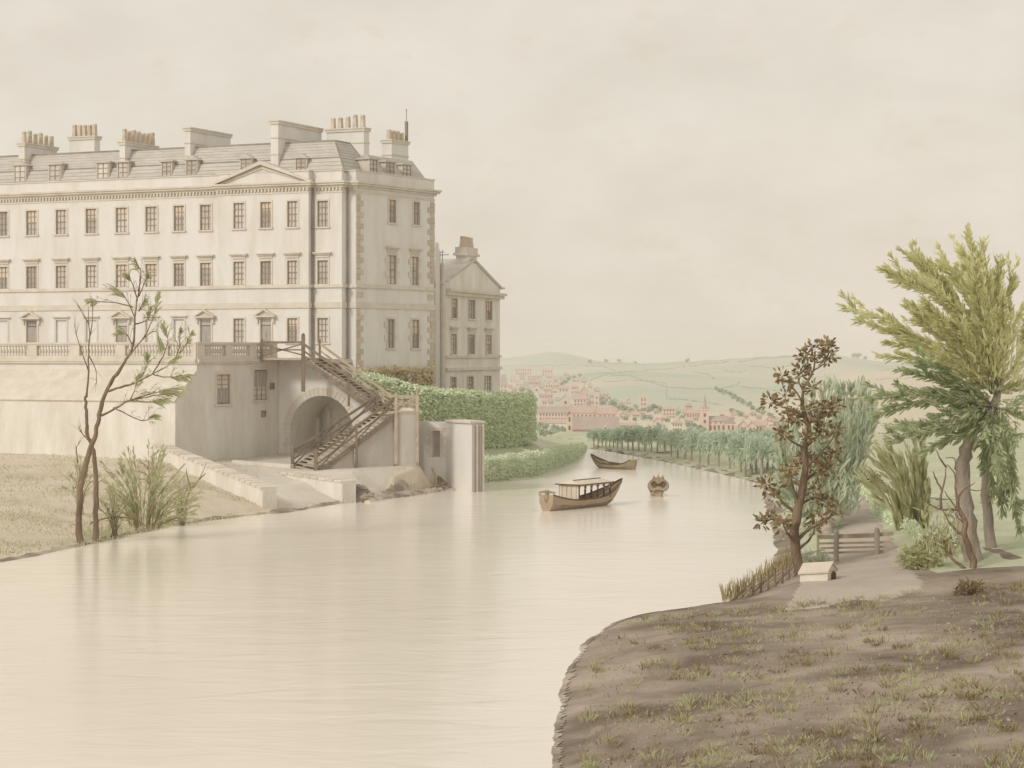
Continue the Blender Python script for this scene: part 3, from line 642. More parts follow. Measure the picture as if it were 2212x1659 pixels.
a, b = FG.s(1006, -.3), FG.s(1028, -.3); zc = FG.z(1016, 553, -.3); m = MB(); FG.box(m, a, b, -1.2, -.2, z_ap - 1.2, zc); ch = m.build('chimney', M['rough'], gab)
m = MB(); FG.box(m, a - .35, b + .35, -1.35, -.05, zc, zc + .22); FG.box(m, a - .1, b + .1, -1.25, -.15, zc + .22, zc + .75); m.build('chimney_cap', M['trim'], ch)
for k in range(4):
    m = MB(); m.lathe(FG.p(a + (b - a) * (k + .5) / 4, -.7, zc + .75), [(.33, 0), (.22, .75), (.26, .8), (.2, .95)], 6); m.build('chimney_pot', M['pot'], ch)
pr = thing('round_pier', 'tall pale round pier topped by a small weathervane, between the two houses', 'pier', (*P(956, 0, 173.5).xy, 5))
q = P(955.5, 0, 173.5); zz = P(0, 566, 173.5).z; m = MB()
m.lathe((q.x, q.y, 4), [(.25, 0), (.25, zz - 5.9), (.30, zz - 5.85), (.30, zz - 5.7), (.22, zz - 5.6), (.2, zz - 4.4), (.13, zz - 4.1), (.03, zz - 3.95)], 12); m.build('shaft', M['trim'], pr)
m = MB(); zz += .0; m.tube([(q.x, q.y, zz), (q.x, q.y, zz + 1.0)], .03, 5); m.bar((q.x - .45, q.y, zz + .55), (q.x + .55, q.y, zz + .62), .05, .05); m.bar((q.x - .3, q.y, zz + .82), (q.x + .2, q.y, zz + .82), .04, .04); m.build('weathervane', M['iron'], pr)
m = MB(); a = P(940.5, 0, 172.8); b = P(950, 0, 173.2); zt_ = P(0, 541, 173).z
m.prism([(a.x, a.y, 4), (b.x, b.y, 4), (b.x, b.y, zt_), (a.x, a.y, zt_)], (.05, 1.2, 0)); z2 = P(0, 524, 173).z
m.prism([(a.x - .05, a.y - .1, zt_), (b.x - .1, b.y - .1, zt_), (b.x - .18, b.y - .1, z2), (a.x + .02, a.y - .1, z2)], (.05, 1.2, 0))
tag(m.build('slim_wall', M['stone']), 'slim cream wall rising in a strip just right of the quoined end wall', 'wall')

# ------------------------------------------------------------------ terrace walls
ZT = 9.45
terr = thing('terrace', 'raised stone terrace with arched vault, barred basement windows and sloping buttress wall', 'terrace', (K.x, K.y, 2))
m = MB(); e1 = FT3.s(658)
m.prism([(*FT1.p(46, -.05, 0).xy, ZT - .3), (*FT1.p(0, -.05, 0).xy, ZT - .3), (*FT2.p(FT2.s(600), -.05, 0).xy, ZT - .3), (*FT3.p(e1, -.05, 0).xy, ZT - .3), (-12.3, 160, ZT - .3), (*FA.p(46, -.5, 0).xy, ZT - .3)], (0, 0, .3)); m.build('terrace_floor', M['pave'], terr)
lw = [FT1.rect(343, 362, 805, 838), FT1.rect(176, 199, 809, 862), FT1.rect(258, 284, 806, 832)]
m = MB(); FT1.wall(m, 0, 46, 2, ZT, 0, lw); m.build('upper_wall', M['stone'], terr)
for h in lw: window(FT1, terr, h, 0, 2, 3, sur=.1, sill=True)
zb1, zb2 = FT1.z(424, 803), FT0.z(387, 871); dv = -Vn * 2.3
m = MB(); m.prism([(K.x, K.y, 1), (K2.x, K2.y, 1), (K2.x, K2.y, zb2), (K.x, K.y, zb1)], FT1.p(46, 0, 0) - FT1.p(0, 0, 0)); m.build('buttress_wall', M['rough'], terr)
m = MB(); m.prism([(K2.x + .0, K2.y, zb2 + .004), (K.x, K.y, zb1 + .004), (K.x, K.y, zb1 + .12), (K2.x - .06, K2.y - .1, zb2 + .12)], FT1.p(46, 0, 0) - FT1.p(0, 0, 0)); m.build('sloping_coping', M['trim'], terr)
s6 = FT2.s(600); hw = [FT2.rect(468, 496, 809, 873), FT2.rect(548, 577, 799, 864), FT2.rect(565, 573, 889, 899), FT2.rect(584, 591, 829, 839)]
m = MB(); FT2.wall(m, 0, s6, 1, ZT, 0, hw, .3); m.build('basement_wall', M['rough'], terr)
window(FT2, terr, hw[0], 0, 2, 6, sur=.22); window(FT2, terr, hw[1], 0, 3, 6, sur=.2)
for h in hw[2:]:
    m = MB(); FT2.box(m, h[0], h[1], -.3, -.08, h[2], h[3]); pl_ = m.build('wall_tablet', M['door'], terr)
    m = MB(); a, b, c, d = h; FT2.box(m, a - .08, a, -.04, .04, c - .08, d + .08); FT2.box(m, b, b + .08, -.04, .04, c - .08, d + .08); FT2.box(m, a, b, -.04, .04, d, d + .08); FT2.box(m, a, b, -.04, .04, c - .08, c); m.build('tablet_frame', M['sash'], pl_)
# shutter boards inside the basement windows
for h, z0f, z1f in ((hw[0], .05, .5), (hw[1], .45, .97)):
    a, b, c, d = h
    for k in range(4):
        m = MB(); wd = (b - a - .1) / 4; FT2.box(m, a + .05 + k * wd, a + .05 + (k + .9) * wd, -.08, -.055, c + (d - c) * z0f, c + (d - c) * z1f); m.build('shutter_board', M['board'], terr)
# arch wall with a raking top under the stair
aL, aR = FT3.s(627), FT3.s(763); rr = (aR - aL) / 2; ac = (aL + aR) / 2; zcr = FT3.z(695, 855); zsp = zcr - rr
s5, s8, s9 = FT3.s(655), FT3.s(824), FT3.s(905); z8 = FT3.z(824, 880)
def ztop(s): return ZT if s <= s5 else (ZT + (z8 - ZT) * (s - s5) / (s8 - s5) if s < s8 else z8)
def zbot(s): return zsp + math.sqrt(max(rr * rr - (s - ac) ** 2, 0)) if aL < s < aR else 1.0
ss = sorted({0, s5, s8, s9, aL, aR, *[aL + (aR - aL) * (1 - math.cos(math.pi * k / 32)) / 2 for k in range(33)]})
m = MB()
for a, b in zip(ss, ss[1:]):
    e = 1e-5; m.poly([FT3.p(a, 0, zbot(a + e)), FT3.p(b, 0, zbot(b - e)), FT3.p(b, 0, ztop(b)), FT3.p(a, 0, ztop(a))])
    m.poly([FT3.p(a, 0, ztop(a)), FT3.p(b, 0, ztop(b)), FT3.p(b, -.6, ztop(b)), FT3.p(a, -.6, ztop(a))])
m.build('arch_wall', M['stone'], terr)
dp = 4.2; arc = [(ac - rr * math.cos(math.pi * k / 32), zsp + rr * math.sin(math.pi * k / 32)) for k in range(33)]; arc = [(aL, 1)] + arc + [(aR, 1)]
m = MB()
for (a, za_), (b, zb_) in zip(arc, arc[1:]): m.poly([FT3.p(a, 0, za_), FT3.p(b, 0, zb_), FT3.p(b, -dp, zb_), FT3.p(a, -dp, za_)])
m.build('vault', M['rough'], terr)
m = MB(); FT3.box(m, aL - .2, aR + .2, -dp - .3, -dp, 1, zcr + .3); FT3.box(m, aL + .02, aL + .35, -dp, -dp + .5, 1, zsp + 1); FT3.box(m, aL + .9, aL + 1.2, -dp, -dp + .35, 1, zsp + 1.5); m.build('vault_back_wall', M['rough'], terr)
nvs = 25
for k in range(nvs):
    t0, t1_ = math.pi * k / nvs + .012, math.pi * (k + 1) / nvs - .012; r0, r1 = rr + .01, rr + .6; m = MB(); pr_ = .03 + .012 * (k % 2)
    pp = [FT3.p(ac - r * math.cos(t), -.1, zsp + r * math.sin(t)) for r, t in ((r0, t0), (r1, t0), (r1, t1_), (r0, t1_))]
    m.prism(pp, (FT3.p(0, 1, 0) - FT3.p(0, 0, 0)) * (.1 + pr_)); m.build('voussoir', M['trim'], terr)
for k in range(5):
    for s in (aL - .6, aR + .01):
        z0 = 2.1 + (zsp - 2.1) * k / 5; m = MB(); FT3.box(m, s + (.12 if k % 2 and s < ac else 0), s + .59 - (.12 if k % 2 and s > ac else 0), -.1, .03, z0 + .02, z0 + (zsp - 2.1) / 5 - .02); m.build('jamb_stone', M['trim'], terr)
m = MB(); q = FT3.s(601.5); FT3.box(m, q - .05, q + .05, -.05, .02, 1.5, ZT - .31); m.build('wall_joint', M['trim'], terr)

# balustrades
bm_ = MB(); bm_.lathe((0, 0, 0), [(.085, 0), (.085, .06), (.045, .1), (.11, .24), (.115, .32), (.055, .56), (.045, .64), (.085, .69), (.085, .75)], 8)
BAL = bm_.mesh('baluster', M['trim'], Vector()); [setattr(p, 'use_smooth', True) for p in BAL.polygons]
def balustrade(root, fr, peds, mk, s_from, s_to):
    zc = ZT; m = MB(); fr.box(m, s_from, s_to, -.42, .08, zc + .004, zc + .26); m.build('plinth', M[mk], root)
    m = MB(); fr.box(m, s_from, s_to, -.38, .04, zc + 1.02, zc + 1.12); fr.box(m, s_from, s_to, -.42, .09, zc + 1.12, zc + 1.25); m.build('rail', M[mk], root)
    m = MB(); fr.box(m, s_from, s_to, -.36, .16, zc - .30, zc - .16); fr.box(m, s_from, s_to, -.36, .22, zc - .16, zc + .001); m.build('moulding', M[mk], root)
    for a, b in peds: m = MB(); fr.box(m, a, b, -.40, .06, zc + .263, zc + 1.018); m.build('pedestal', M[mk], root)
    pk = sorted(peds)
    for (a, b), (c, d) in zip(pk, pk[1:]):
        n = max(2, round((c - b) / .27))
        for k in range(n): share(BAL, 'baluster', root, fr.p(b + (c - b) * (k + .5) / n, -.17, zc + .265))
bl = thing('stone_balustrade', 'pale sunlit stone balustrade along the left front of the terrace', 'balustrade', (*FT1.p(14, 0, 0).xy, ZT), 'terrace balustrades')
pg = [(0, FT1.s(427))] if FT1.s(427) > 0 else [(0.0, .3)]
for x0, x1 in ((345, 363), (252, 271), (152, 172), (60, 80), (-30, -10)): a, b = sorted((FT1.s(x0), FT1.s(x1))); pg.append((a, b))
balustrade(bl, FT1, [(0.02, .35)] + pg[1:], 'trim', .02, pg[-1][1])
br = thing('stone_balustrade', 'grey shaded stone balustrade above the basement windows, ending at the wooden stair', 'balustrade', (*FT2.p(5, 0, 0).xy, ZT), 'terrace balustrades')
pk = [tuple(sorted((FT2.s(x0), FT2.s(x1)))) for x0, x1 in ((426, 441), (487, 502), (539, 553), (588, 598))]
balustrade(br, FT2, pk, 'trim', pk[0][0] - .02, pk[-1][1])

# ------------------------------------------------------------------ wooden stair
stair = thing('wooden_staircase', 'weathered wooden staircase of two flights dropping from the terrace to the quay', 'staircase', (*FT3.p(4, 1, 0).xy, 1.6))
def pq(off, x, y): s = FT3.s(x, off); return FT3.p(s, off, FT3.z(x, y, off))
zl = FT3.z(817, 890, 2.3)
n0, f0 = FT3.p(FT3.s(655, 2.3), 2.3, ZT + .1), FT3.p(FT3.s(655, 2.3) + .15, .12, ZT + .1)
n1 = FT3.p(FT3.s(815, 2.3), 2.3, zl); f1 = FT3.p(FT3.s(815, 2.3) + .1, .12, zl)
pn = Vector((.5, -.866, 0)); Q5 = n1 + pn * 3.0; wv = Vector((-.866, -.5, 0))
def along(q, x): r = (x - CX) / FPX; return (r * q.y - q.x) / (wv.x - r * wv.y)
L1 = along(n1, 632); B1 = n1 + wv * L1; B1.z = P(0, 1011, B1.y).z; B2 = Q5 + wv * (along(Q5, 682)); B2.z = P(0, 1023, B2.y).z
Q4 = Q5 + Vector((1.5, .35, 0)); Q3 = f1 + Vector((1.7, -.6, 0))
def flight(na, fa, nb, fb, n):
    for k in range(n):
        t = (k + .5) / n; a, b = na.lerp(nb, t), fa.lerp(fb, t); d = (nb - na); d.z = 0; d = d.normalized() * (Vector((nb.x - na.x, nb.y - na.y, 0)).length / n * .62)
        m = MB(); m.hexa([a - d, b - d, b + d, a + d, a - d + Vector((0, 0, .06)), b - d + Vector((0, 0, .06)), b + d + Vector((0, 0, .06)), a + d + Vector((0, 0, .06))]); m.build('tread', M['tread'], stair)
    for a, b in ((na, nb), (fa, fb)):
        m = MB(); m.bar(a + Vector((0, 0, -.1)), b + Vector((0, 0, -.1)), .09, .34); m.build('stringer', M['wood'], stair)
def rail(a, b, h, n=1, mk='wood', post=False):
    m = MB(); m.bar(a + Vector((0, 0, h)), b + Vector((0, 0, h)), .11, .17); m.build('handrail', M[mk], stair)
    m = MB(); m.bar(a + Vector((0, 0, h * .52)), b + Vector((0, 0, h * .52)), .07, .11); m.build('mid_rail', M[mk], stair)
    for k in range(n):
        p, q = a.lerp(b, k / n), a.lerp(b, (k + 1) / n); m = MB(); m.bar(p + Vector((0, 0, .15)), q + Vector((0, 0, h - .1)), .07, .1); m.build('brace', M[mk], stair)
def post(p, z0, z1, wd=.2, mk='wood'):
    m = MB(); m.box(p.x - wd / 2, p.x + wd / 2, p.y - wd / 2, p.y + wd / 2, z0, z1); i = Vector((p.x, p.y, z1)); m.lathe((p.x, p.y, z1), [(wd * .5, 0), (wd * .42, .08), (.02, .16)], 8); m.build('post', M[mk], stair)
flight(n0, f0, n1, f1, 19); flight(n1, Q5, B1, B2, 19)
rail(n0, n1, 1.05, 2); rail(f0, f1, 1.05, 2, 'woodpale'); rail(B1, n1, 1.15, 2); rail(B2, Q5, 1.15, 2)
# top landing bridging from the terrace edge
a_ = FT3.p(.05, 2.3, ZT + .1); m = MB(); m.prism([FT3.p(-.05, 2.35, ZT - .06), FT3.p(FT3.s(655, 2.3), 2.35, ZT - .06), FT3.p(FT3.s(655, 2.3) + .1, .02, ZT - .06), FT3.p(-.05, .02, ZT - .06)], (0, 0, .16)); m.build('landing', M['woodpale'], stair)
rail(FT3.p(0, 2.3, ZT + .1), n0, 1.15, 1); m = MB(); m.bar(FT3.p(0, 2.3, ZT + 1.1), n0 + Vector((0, 0, .2)), .07, .1); m.build('brace', M['wood'], stair)
post(FT3.p(0, 2.3, 0), ZT - .1, ZT + 1.4); post(n0, P(0, 846, n0.y).z, P(0, 724, n0.y).z, .27); post(f0, ZT, ZT + 1.4, .16)
mid = n0.lerp(n1, .62); post(mid, mid.z - 1.1, mid.z + 1.2, .16)
# middle landing, its posts and X-braced rails
m = MB(); lz = zl - .1; m.prism([(*n1.xy, lz), (*Q5.xy, lz), (*Q4.xy, lz), (*Q3.xy, lz), (*f1.xy, lz)], (0, 0, .14)); m.build('landing', M['woodpale'], stair)
post(n1, zl - .3, zl + 1.35, .17); post(f1 + Vector((.3, 0, 0)), zl - .2, zl + 1.3, .15); post(Q5, P(0, 1003, Q5.y).z, zl + 1.3, .22, 'woodpale'); post(Q4, P(0, 999, Q4.y).z, zl + 1.3, .22, 'woodpale'); post(Q3, zl - .2, zl + 1.25, .15)
for a, b in ((Q5, Q4), (Q4, Q3), (f1, Q3)): rail(a, b, 1.1, 1, 'woodpale'); m = MB(); m.bar(a + Vector((0, 0, 1.0)), b + Vector((0, 0, .15)), .06, .08); m.build('brace', M['woodpale'], stair)
post(B1, B1.z - .2, B1.z + 1.45, .24); post(B2, B2.z - .2, B2.z + 1.55, .24)
q = B1.lerp(n1, .55); post(q, q.z, q.z + 1.2, .14); q = B2.lerp(Q5, .5); post(q, 1.3, q.z + 1.2, .17)
# grey boarding that closes the space under the lower flight and landing
def infill(a, b, za0, zb0, zlo_a, zlo_b, n):
    for k in range(n):
        t0, t1_ = k / n, (k + .97) / n; p, q = a.lerp(b, t0), a.lerp(b, t1_); z0, z1 = za0 + (zb0 - za0) * t0, za0 + (zb0 - za0) * t1_; u0, u1 = zlo_a + (zlo_b - zlo_a) * t0, zlo_a + (zlo_b - zlo_a) * t1_
        if z0 - u0 < .06: continue
        m = MB(); o = -pn * .03; th = -pn * (.05 + .01 * (k % 2))
        m.hexa([(p.x, p.y, u0), (q.x, q.y, u1), (q.x + th.x, q.y + th.y, u1), (p.x + th.x, p.y + th.y, u0), (p.x, p.y, z0), (q.x, q.y, z1), (q.x + th.x, q.y + th.y, z1), (p.x + th.x, p.y + th.y, z0)]); m.build('infill_panel', M['infill'], stair)
ii = -pn * .12
infill(B2 + ii, Q5 + ii, B2.z - .2, zl - .3, 1.2, 1.5, 2); infill(Q5 - pn * .02, Q4 - pn * .02, zl - .1, zl - .1, 1.5, 1.6, 1)

# ------------------------------------------------------------------ quay walls
def quay(name, label, a, b, wd, side, zt_a, zt_b, zlo_a, zlo_b, ncap):
    d = (b - a); d.z = 0; d.normalize(); x = Vector((d.y, -d.x, 0)) * side * wd
    r = thing(name, label, 'wall', (a.x, a.y, zlo_a), 'low quay walls'); m = MB()
    m.hexa([(a.x, a.y, zlo_a), (b.x, b.y, zlo_b), (b.x + x.x, b.y + x.y, zlo_b), (a.x + x.x, a.y + x.y, zlo_a), (a.x, a.y, zt_a), (b.x, b.y, zt_b), (b.x + x.x, b.y + x.y, zt_b), (a.x + x.x, a.y + x.y, zt_a)]); m.build('wall_body', M['rough'], r)
    for k in range(ncap):
        t0, t1_ = k / ncap + .004, (k + 1) / ncap - .004; p, q = a.lerp(b, t0), a.lerp(b, t1_); z0, z1 = zt_a + (zt_b - zt_a) * t0, zt_a + (zt_b - zt_a) * t1_; xx = x.normalized() * .07; h = .13 + .03 * R()
        m = MB(); m.hexa([(p.x - xx.x, p.y - xx.y, z0 + .003), (q.x - xx.x, q.y - xx.y, z1 + .003), (q.x + x.x + xx.x, q.y + x.y + xx.y, z1 + .003), (p.x + x.x + xx.x, p.y + x.y + xx.y, z0 + .003), (p.x - xx.x, p.y - xx.y, z0 + h), (q.x - xx.x, q.y - xx.y, z1 + h), (q.x + x.x + xx.x, q.y + x.y + xx.y, z1 + h), (p.x + x.x + xx.x, p.y + x.y + xx.y, z0 + h)]); m.build('coping_stone', M['quay'], r)
a = P(330, 0, 147.5); b = P(567, 0, 129.5)
quay('quay_wall', 'long sloping quay wall with rough coping, left of the slipway', a, b, .95, -1, P(0, 962, 147.5).z, P(0, 1058, 129.5).z, 1, -.5, 22)
a = P(545, 0, 148); b = P(739, 0, 137.5)
quay('quay_wall', 'short wedge quay wall under the foot of the wooden stair', a, b, 1.05, -1, P(0, 1015, 148).z, P(0, 1043, 137.5).z, .5, -.5, 12)
m = MB(); a, b = G(505, 1001, 1.97), G(631, 1011, 1.8); m.bar(a + Vector((0, 0, .1)), b + Vector((0, 0, .1)), .4, .3); tag(m.build('stone_kerb', M['trim']), 'flat stone kerb edging the paving before the vault arch', 'kerb')
d0 = G(903, 999, 1.9); FD = Fr((d0.x, d0.y), (-U[0], -U[1])); dwl = thing('door_wall', 'cream garden wall with a narrow grey door, right of the stair', 'wall', d0)
sd = FD.s(964); dh = FD.rect(934.5, 951, 931, 987); zdw = FD.z(930, 911)
m = MB(); FD.wall(m, -.4, sd, .5, zdw, 0, [dh], .25); m.poly([FD.p(-.4, 0, zdw), FD.p(sd, 0, zdw), FD.p(sd, -.6, zdw), FD.p(-.4, -.6, zdw)])
e0 = FD.p(sd, 0, 0); e1_ = P(1020, 0, 148.6); e2 = P(1046, 0, 149.4); e3 = P(1000, 0, 152.8)
m.prism([(*e0.xy, -.3), (*e1_.xy, -.3), (*e2.xy, -.3), (*e3.xy, -.3)], (0, 0, zdw + .3)); m.build('wall_body', M['stone'], dwl)
m = MB(); FD.box(m, dh[0], dh[1], -.24, -.16, dh[2], dh[3]); m.build('door', M['door'], dwl)
for k in range(6):
    for sgn in (0, 1):
        z0 = dh[2] + (dh[3] - dh[2]) * k / 6; ln = .5 if (k + sgn) % 2 else .25; s0 = dh[0] - ln if not sgn else dh[1]
        m = MB(); FD.box(m, s0, s0 + ln, -.05, .04, z0 + .01, z0 + (dh[3] - dh[2]) / 6 - .01); m.build('jamb_stone', M['trim'], dwl)
m = MB(); FD.box(m, dh[0] - .4, dh[1] + .4, -.05, .07, dh[3] + .01, dh[3] + .25); m.build('lintel', M['trim'], dwl)
for k in range(4):
    p = e1_.lerp(e2, .12 + k * .25); m = MB(); m.tube([(p.x, p.y - .05, -.3), (p.x, p.y - .05, zdw - .1)], .13, 7); m.build('fender_post', M['trim' if k % 2 else 'board'], dwl)
m = MB(); m.prism([(*(e0 + Vector((-.1, -.1, 0))).xy, zdw + .003), (*(e1_ + Vector((-.1, -.15, 0))).xy, zdw + .003), (*(e2 + Vector((.1, -.1, 0))).xy, zdw + .003), (*(e3 + Vector((.1, .1, 0))).xy, zdw + .003)], (0, 0, .16)); m.build('coping', M['trim'], dwl)
for k, (x0, y0, x1, y1) in enumerate(((916, 1011, 904, 1046), (933, 1012, 938, 1052))):
    a, b = G(x1, y1, .45 - .2 * k), None; b = P(x0, y0, a.y + .3); md = a.lerp(b, .5) + Vector((-.18 if k == 0 else .2, -.1, .05)); m = MB(); m.tube(smooth_pts([a - Vector((0, 0, .3)), md, b], 4), .10, 7)
    tag(m.build('mooring_post', M['woodpale'], smooth=True), ['pale bent mooring post leaning to the right on the rubble bank', 'pale curved mooring post, nearer the garden wall of the two'][k], 'post', 'mooring posts on the bank')
RBM = MB()
for k in range(230):
    x = ru(772, 1012); t = R(); yb = 1086 - (x - 772) * .118; yt_ = 1045 - max(0, x - 860) * .25; p = G(x, yb + (yt_ - yb) * t * .9, .05 + 1.0 * t); p.z = gz(p.x, p.y, p.z); s_ = ru(.08, .30) * (1.3 if x < 815 else 1)
    bmk = bmesh.new(); bmesh.ops.create_icosphere(bmk, subdivisions=1, radius=s_); i0 = len(RBM.v)
    for v in bmk.verts: v.co *= ru(.72, 1.18); v.co.z *= .62
    bmk.verts.index_update(); RBM.v += [p + v.co for v in bmk.verts]; RBM.f += [tuple(i0 + v.index for v in fc.verts) for fc in bmk.faces]; bmk.free()
RBM.build('rubble', M['rubble'], kind='stuff')

# ------------------------------------------------------------------ hedges
def hedge(root, name, base, matn, n, size, depth, core=True):
    """base: list of (x, Y, y_top, y_bottom); foliage on the front, top and end of a thick clipped hedge"""
    fr_ = []
    for x, Y, yt_, yb in base: a, b = P(x, yb, Y), P(x, yt_, Y); fr_.append((a, b))
    m = MB(); back = Vector((-.15, .95, 0)).normalized() * depth
    seg = [(fr_[k + 1][0] - fr_[k][0]).length for k in range(len(fr_) - 1)]; tot = sum(seg)
    def at(u):
        u *= tot
        for k, l in enumerate(seg):
            if u <= l or k == len(seg) - 1: t = min(u / l, 1); return fr_[k][0].lerp(fr_[k + 1][0], t), fr_[k][1].lerp(fr_[k + 1][1], t)
            u -= l
    for _ in range(n):
        a, b = at(R()); q = R(); bulge = noise.noise(a * .5 + Vector((0, 0, q * 3))) * .42
        if q < .66: t = R(); p = a.lerp(b, t) + Vector((0, -.1 - bulge - .25 * math.sin(t * 3.1), 0))
        elif q < .93: p = b + back * R() + Vector((0, 0, ru(-.15, .12) + bulge * .6))
        else: a, b = fr_[-1]; p = a.lerp(b, R()) + back * R() + Vector((.1 + bulge * .5, 0, 0))
        p += Vector((ru(-.1, .1), ru(-.12, .12), ru(-.1, .1)))
        if R() < .72: m.leaf(p, size * ru(.6, 1.3), .6, (-.45, -.75, .6) if q < .66 else (-.3, -.2, 1) if q < .93 else (.6, -.5, .6))
        else: m.blade(p, (ru(.1, 1), ru(-.6, .1), ru(-.1, .9)), size * ru(1.2, 2.4), size * .55, .3, (-.5 + ru(-.4, .4), -.7 + ru(-.4, .4), .6))
    for _ in range(n // 40):
        a, b = at(R()); p = b + back * R() * .6; p.z -= .1; h = ru(.25, .6) * size / .17
        for _k in range(7): m.blade(p + Vector((ru(-.1, .1), 0, h * _k / 9)), (ru(-.7, .7), ru(-.5, .3), ru(.4, 1)), size * 1.4, size * .6, .2)
    f = m.build(name, M[matn], root)
    if core:
        m = MB()
        for k in range(len(fr_) - 1):
            (a, b), (c, d) = fr_[k], fr_[k + 1]; o = Vector((0, .22, 0)); dz = Vector((0, 0, -.18)); ex = back * .9
            if k == len(fr_) - 2: c = c.lerp(a, .05); d = d.lerp(b, .05)
            m.hexa([a + o, c + o, c + o + ex, a + o + ex, b + o + dz, d + o + dz, d + o + ex + dz, b + o + ex + dz])
        m.build('twigs', M['hedgecore'], root)
hg = thing('tall_hedge', 'tall clipped green hedge curving from behind the stair to the lawn', 'hedge', P(960, 900, 163))
hedge(hg, 'foliage', [(766, 157.5, 808, 880), (820, 158.5, 818, 900), (860, 160, 829, 912), (910, 161, 841, 930), (960, 163, 848, 940), (1000, 165.5, 850, 950), (1040, 168, 853, 966), (1080, 171, 856, 966), (1120, 174.5, 858, 962), (1143, 177, 859, 957), (1153, 180, 859, 951)], 'hedge', 15000, .17, 3.0)
cl = thing('wall_climber', 'ochre leafy climber along the foot of the quoined end wall', 'climber', FB.p(5, .3, 6.5)); m = MB()
for _ in range(3800):
    x = ru(774, 937); yt_ = 796 + 5 * noise.noise(Vector((x * .08, 0, 0))) - (6 if R() < .1 else 0); y = ru(yt_, 850); off = ru(.12, .6); s = FB.s(x, off); p = FB.p(s, off, FB.z(x, y, off)); m.leaf(p, ru(.1, .22), .6)
m.build('foliage', M['ochre'], cl)
lh = thing('low_hedge', 'low pale green hedge round the rim of the lawn beside the river', 'hedge', G(1150, 1020, .3)); st = MB()
rim = smooth_pts([G(x, y, .05) for x, y in ((1044, 1043), (1095, 1037), (1150, 1029), (1195, 1015), (1232, 1000), (1256, 982), (1262, 968))], 8)
def rim_at(u): k = u * (len(rim) - 1); i = min(int(k), len(rim) - 2); return rim[i].lerp(rim[i + 1], k - i)
hedge(lh, 'foliage', [(CX + FPX * q.x / (q.y + .3), q.y + .3, (lambda xx: 990 - 7 * (xx - 1044) / 100 if xx < 1150 else 983 - 22 * (xx - 1150) / 112)(CX + FPX * q.x / q.y), HY + FPX * EYE / q.y) for q in rim[::3] + rim[-1:]], 'lowhedge', 13000, .12, 1.4)
for k in range(34):
    p = rim_at(k / 40) + Vector((0, ru(.0, .3), 0)); p.z = gz(p.x, p.y, 0); h = 1.5 - k / 40 * .9; a = Vector((ru(-.25, .25), 0, h))
    st.tube([p, p + a * .5 + Vector((ru(-.08, .08), 0, 0)), p + a], [.035, .025, .012], 5)
st.build('stems', M['barkgrey'], lh, kind='stuff')

# ------------------------------------------------------------------ plants drawn as stems with leaf sprays
def branch(mb, pts, r0, r1, k=4, n=7, wob=.0):
    s = smooth_pts(pts, k); c = len(s)
    if wob: s = [p + Vector((ru(-wob, wob), ru(-wob, wob), ru(-wob, wob))) if 0 < i < c - 1 else p for i, p in enumerate(s)]
    mb.tube(s, [r0 + (r1 - r0) * i / (c - 1) for i in range(c)], n, True, .32); return s
def twigs(mb, lf, q, n, ln, up=.3, leaves=3, lw=.05, ll=.3):
    q = smooth_pts(q, 5); c = len(q)
    for _ in range(n):
        k = int((.2 + .8 * R()) * (c - 1)); d = (q[min(k + 1, c - 1)] - q[max(k - 1, 0)]).normalized() + Vector((ru(-.8, .8), ru(-.8, .8), ru(-.3, .8) + up)); d = d.normalized() * ln * ru(.5, 1.2); e = q[k] + d; md = q[k].lerp(e, .5) + Vector((0, 0, .06 * ln)); mb.tube([q[k], md, e], [.014, .009, .004], 4, False)
        for j in range(leaves): lf.blade(q[k].lerp(e, ru(.4, 1)), d + Vector((ru(-.4, .4), ru(-.4, .4), ru(-.4, .3))), ll * ru(.6, 1.2), lw, .3)
def spray(mb, pts, n, ln, wd, out=.7, t0=.1, jit=.05, droop=.1, flare=1.0):
    s = smooth_pts(pts, 5); c = len(s)
    for _ in range(n):
        t = t0 + (1 - t0) * R(); k = t * (c - 1); i = min(int(k), c - 2); p = s[i].lerp(s[i + 1], k - i); d = (s[i + 1] - s[i]).normalized()
        r = Vector((ru(-1, 1), ru(-1, 1), ru(-1, 1))); r -= d * r.dot(d); r = r.normalized() if r.length > .01 else d.orthogonal()
        mb.blade(p + Vector((ru(-jit, jit), ru(-jit, jit), ru(-jit, jit))), d + r * out * ru(.3, 1), ln * ru(.6, 1.25) * (1.15 - .4 * t * flare), wd * ru(.7, 1.2), droop)
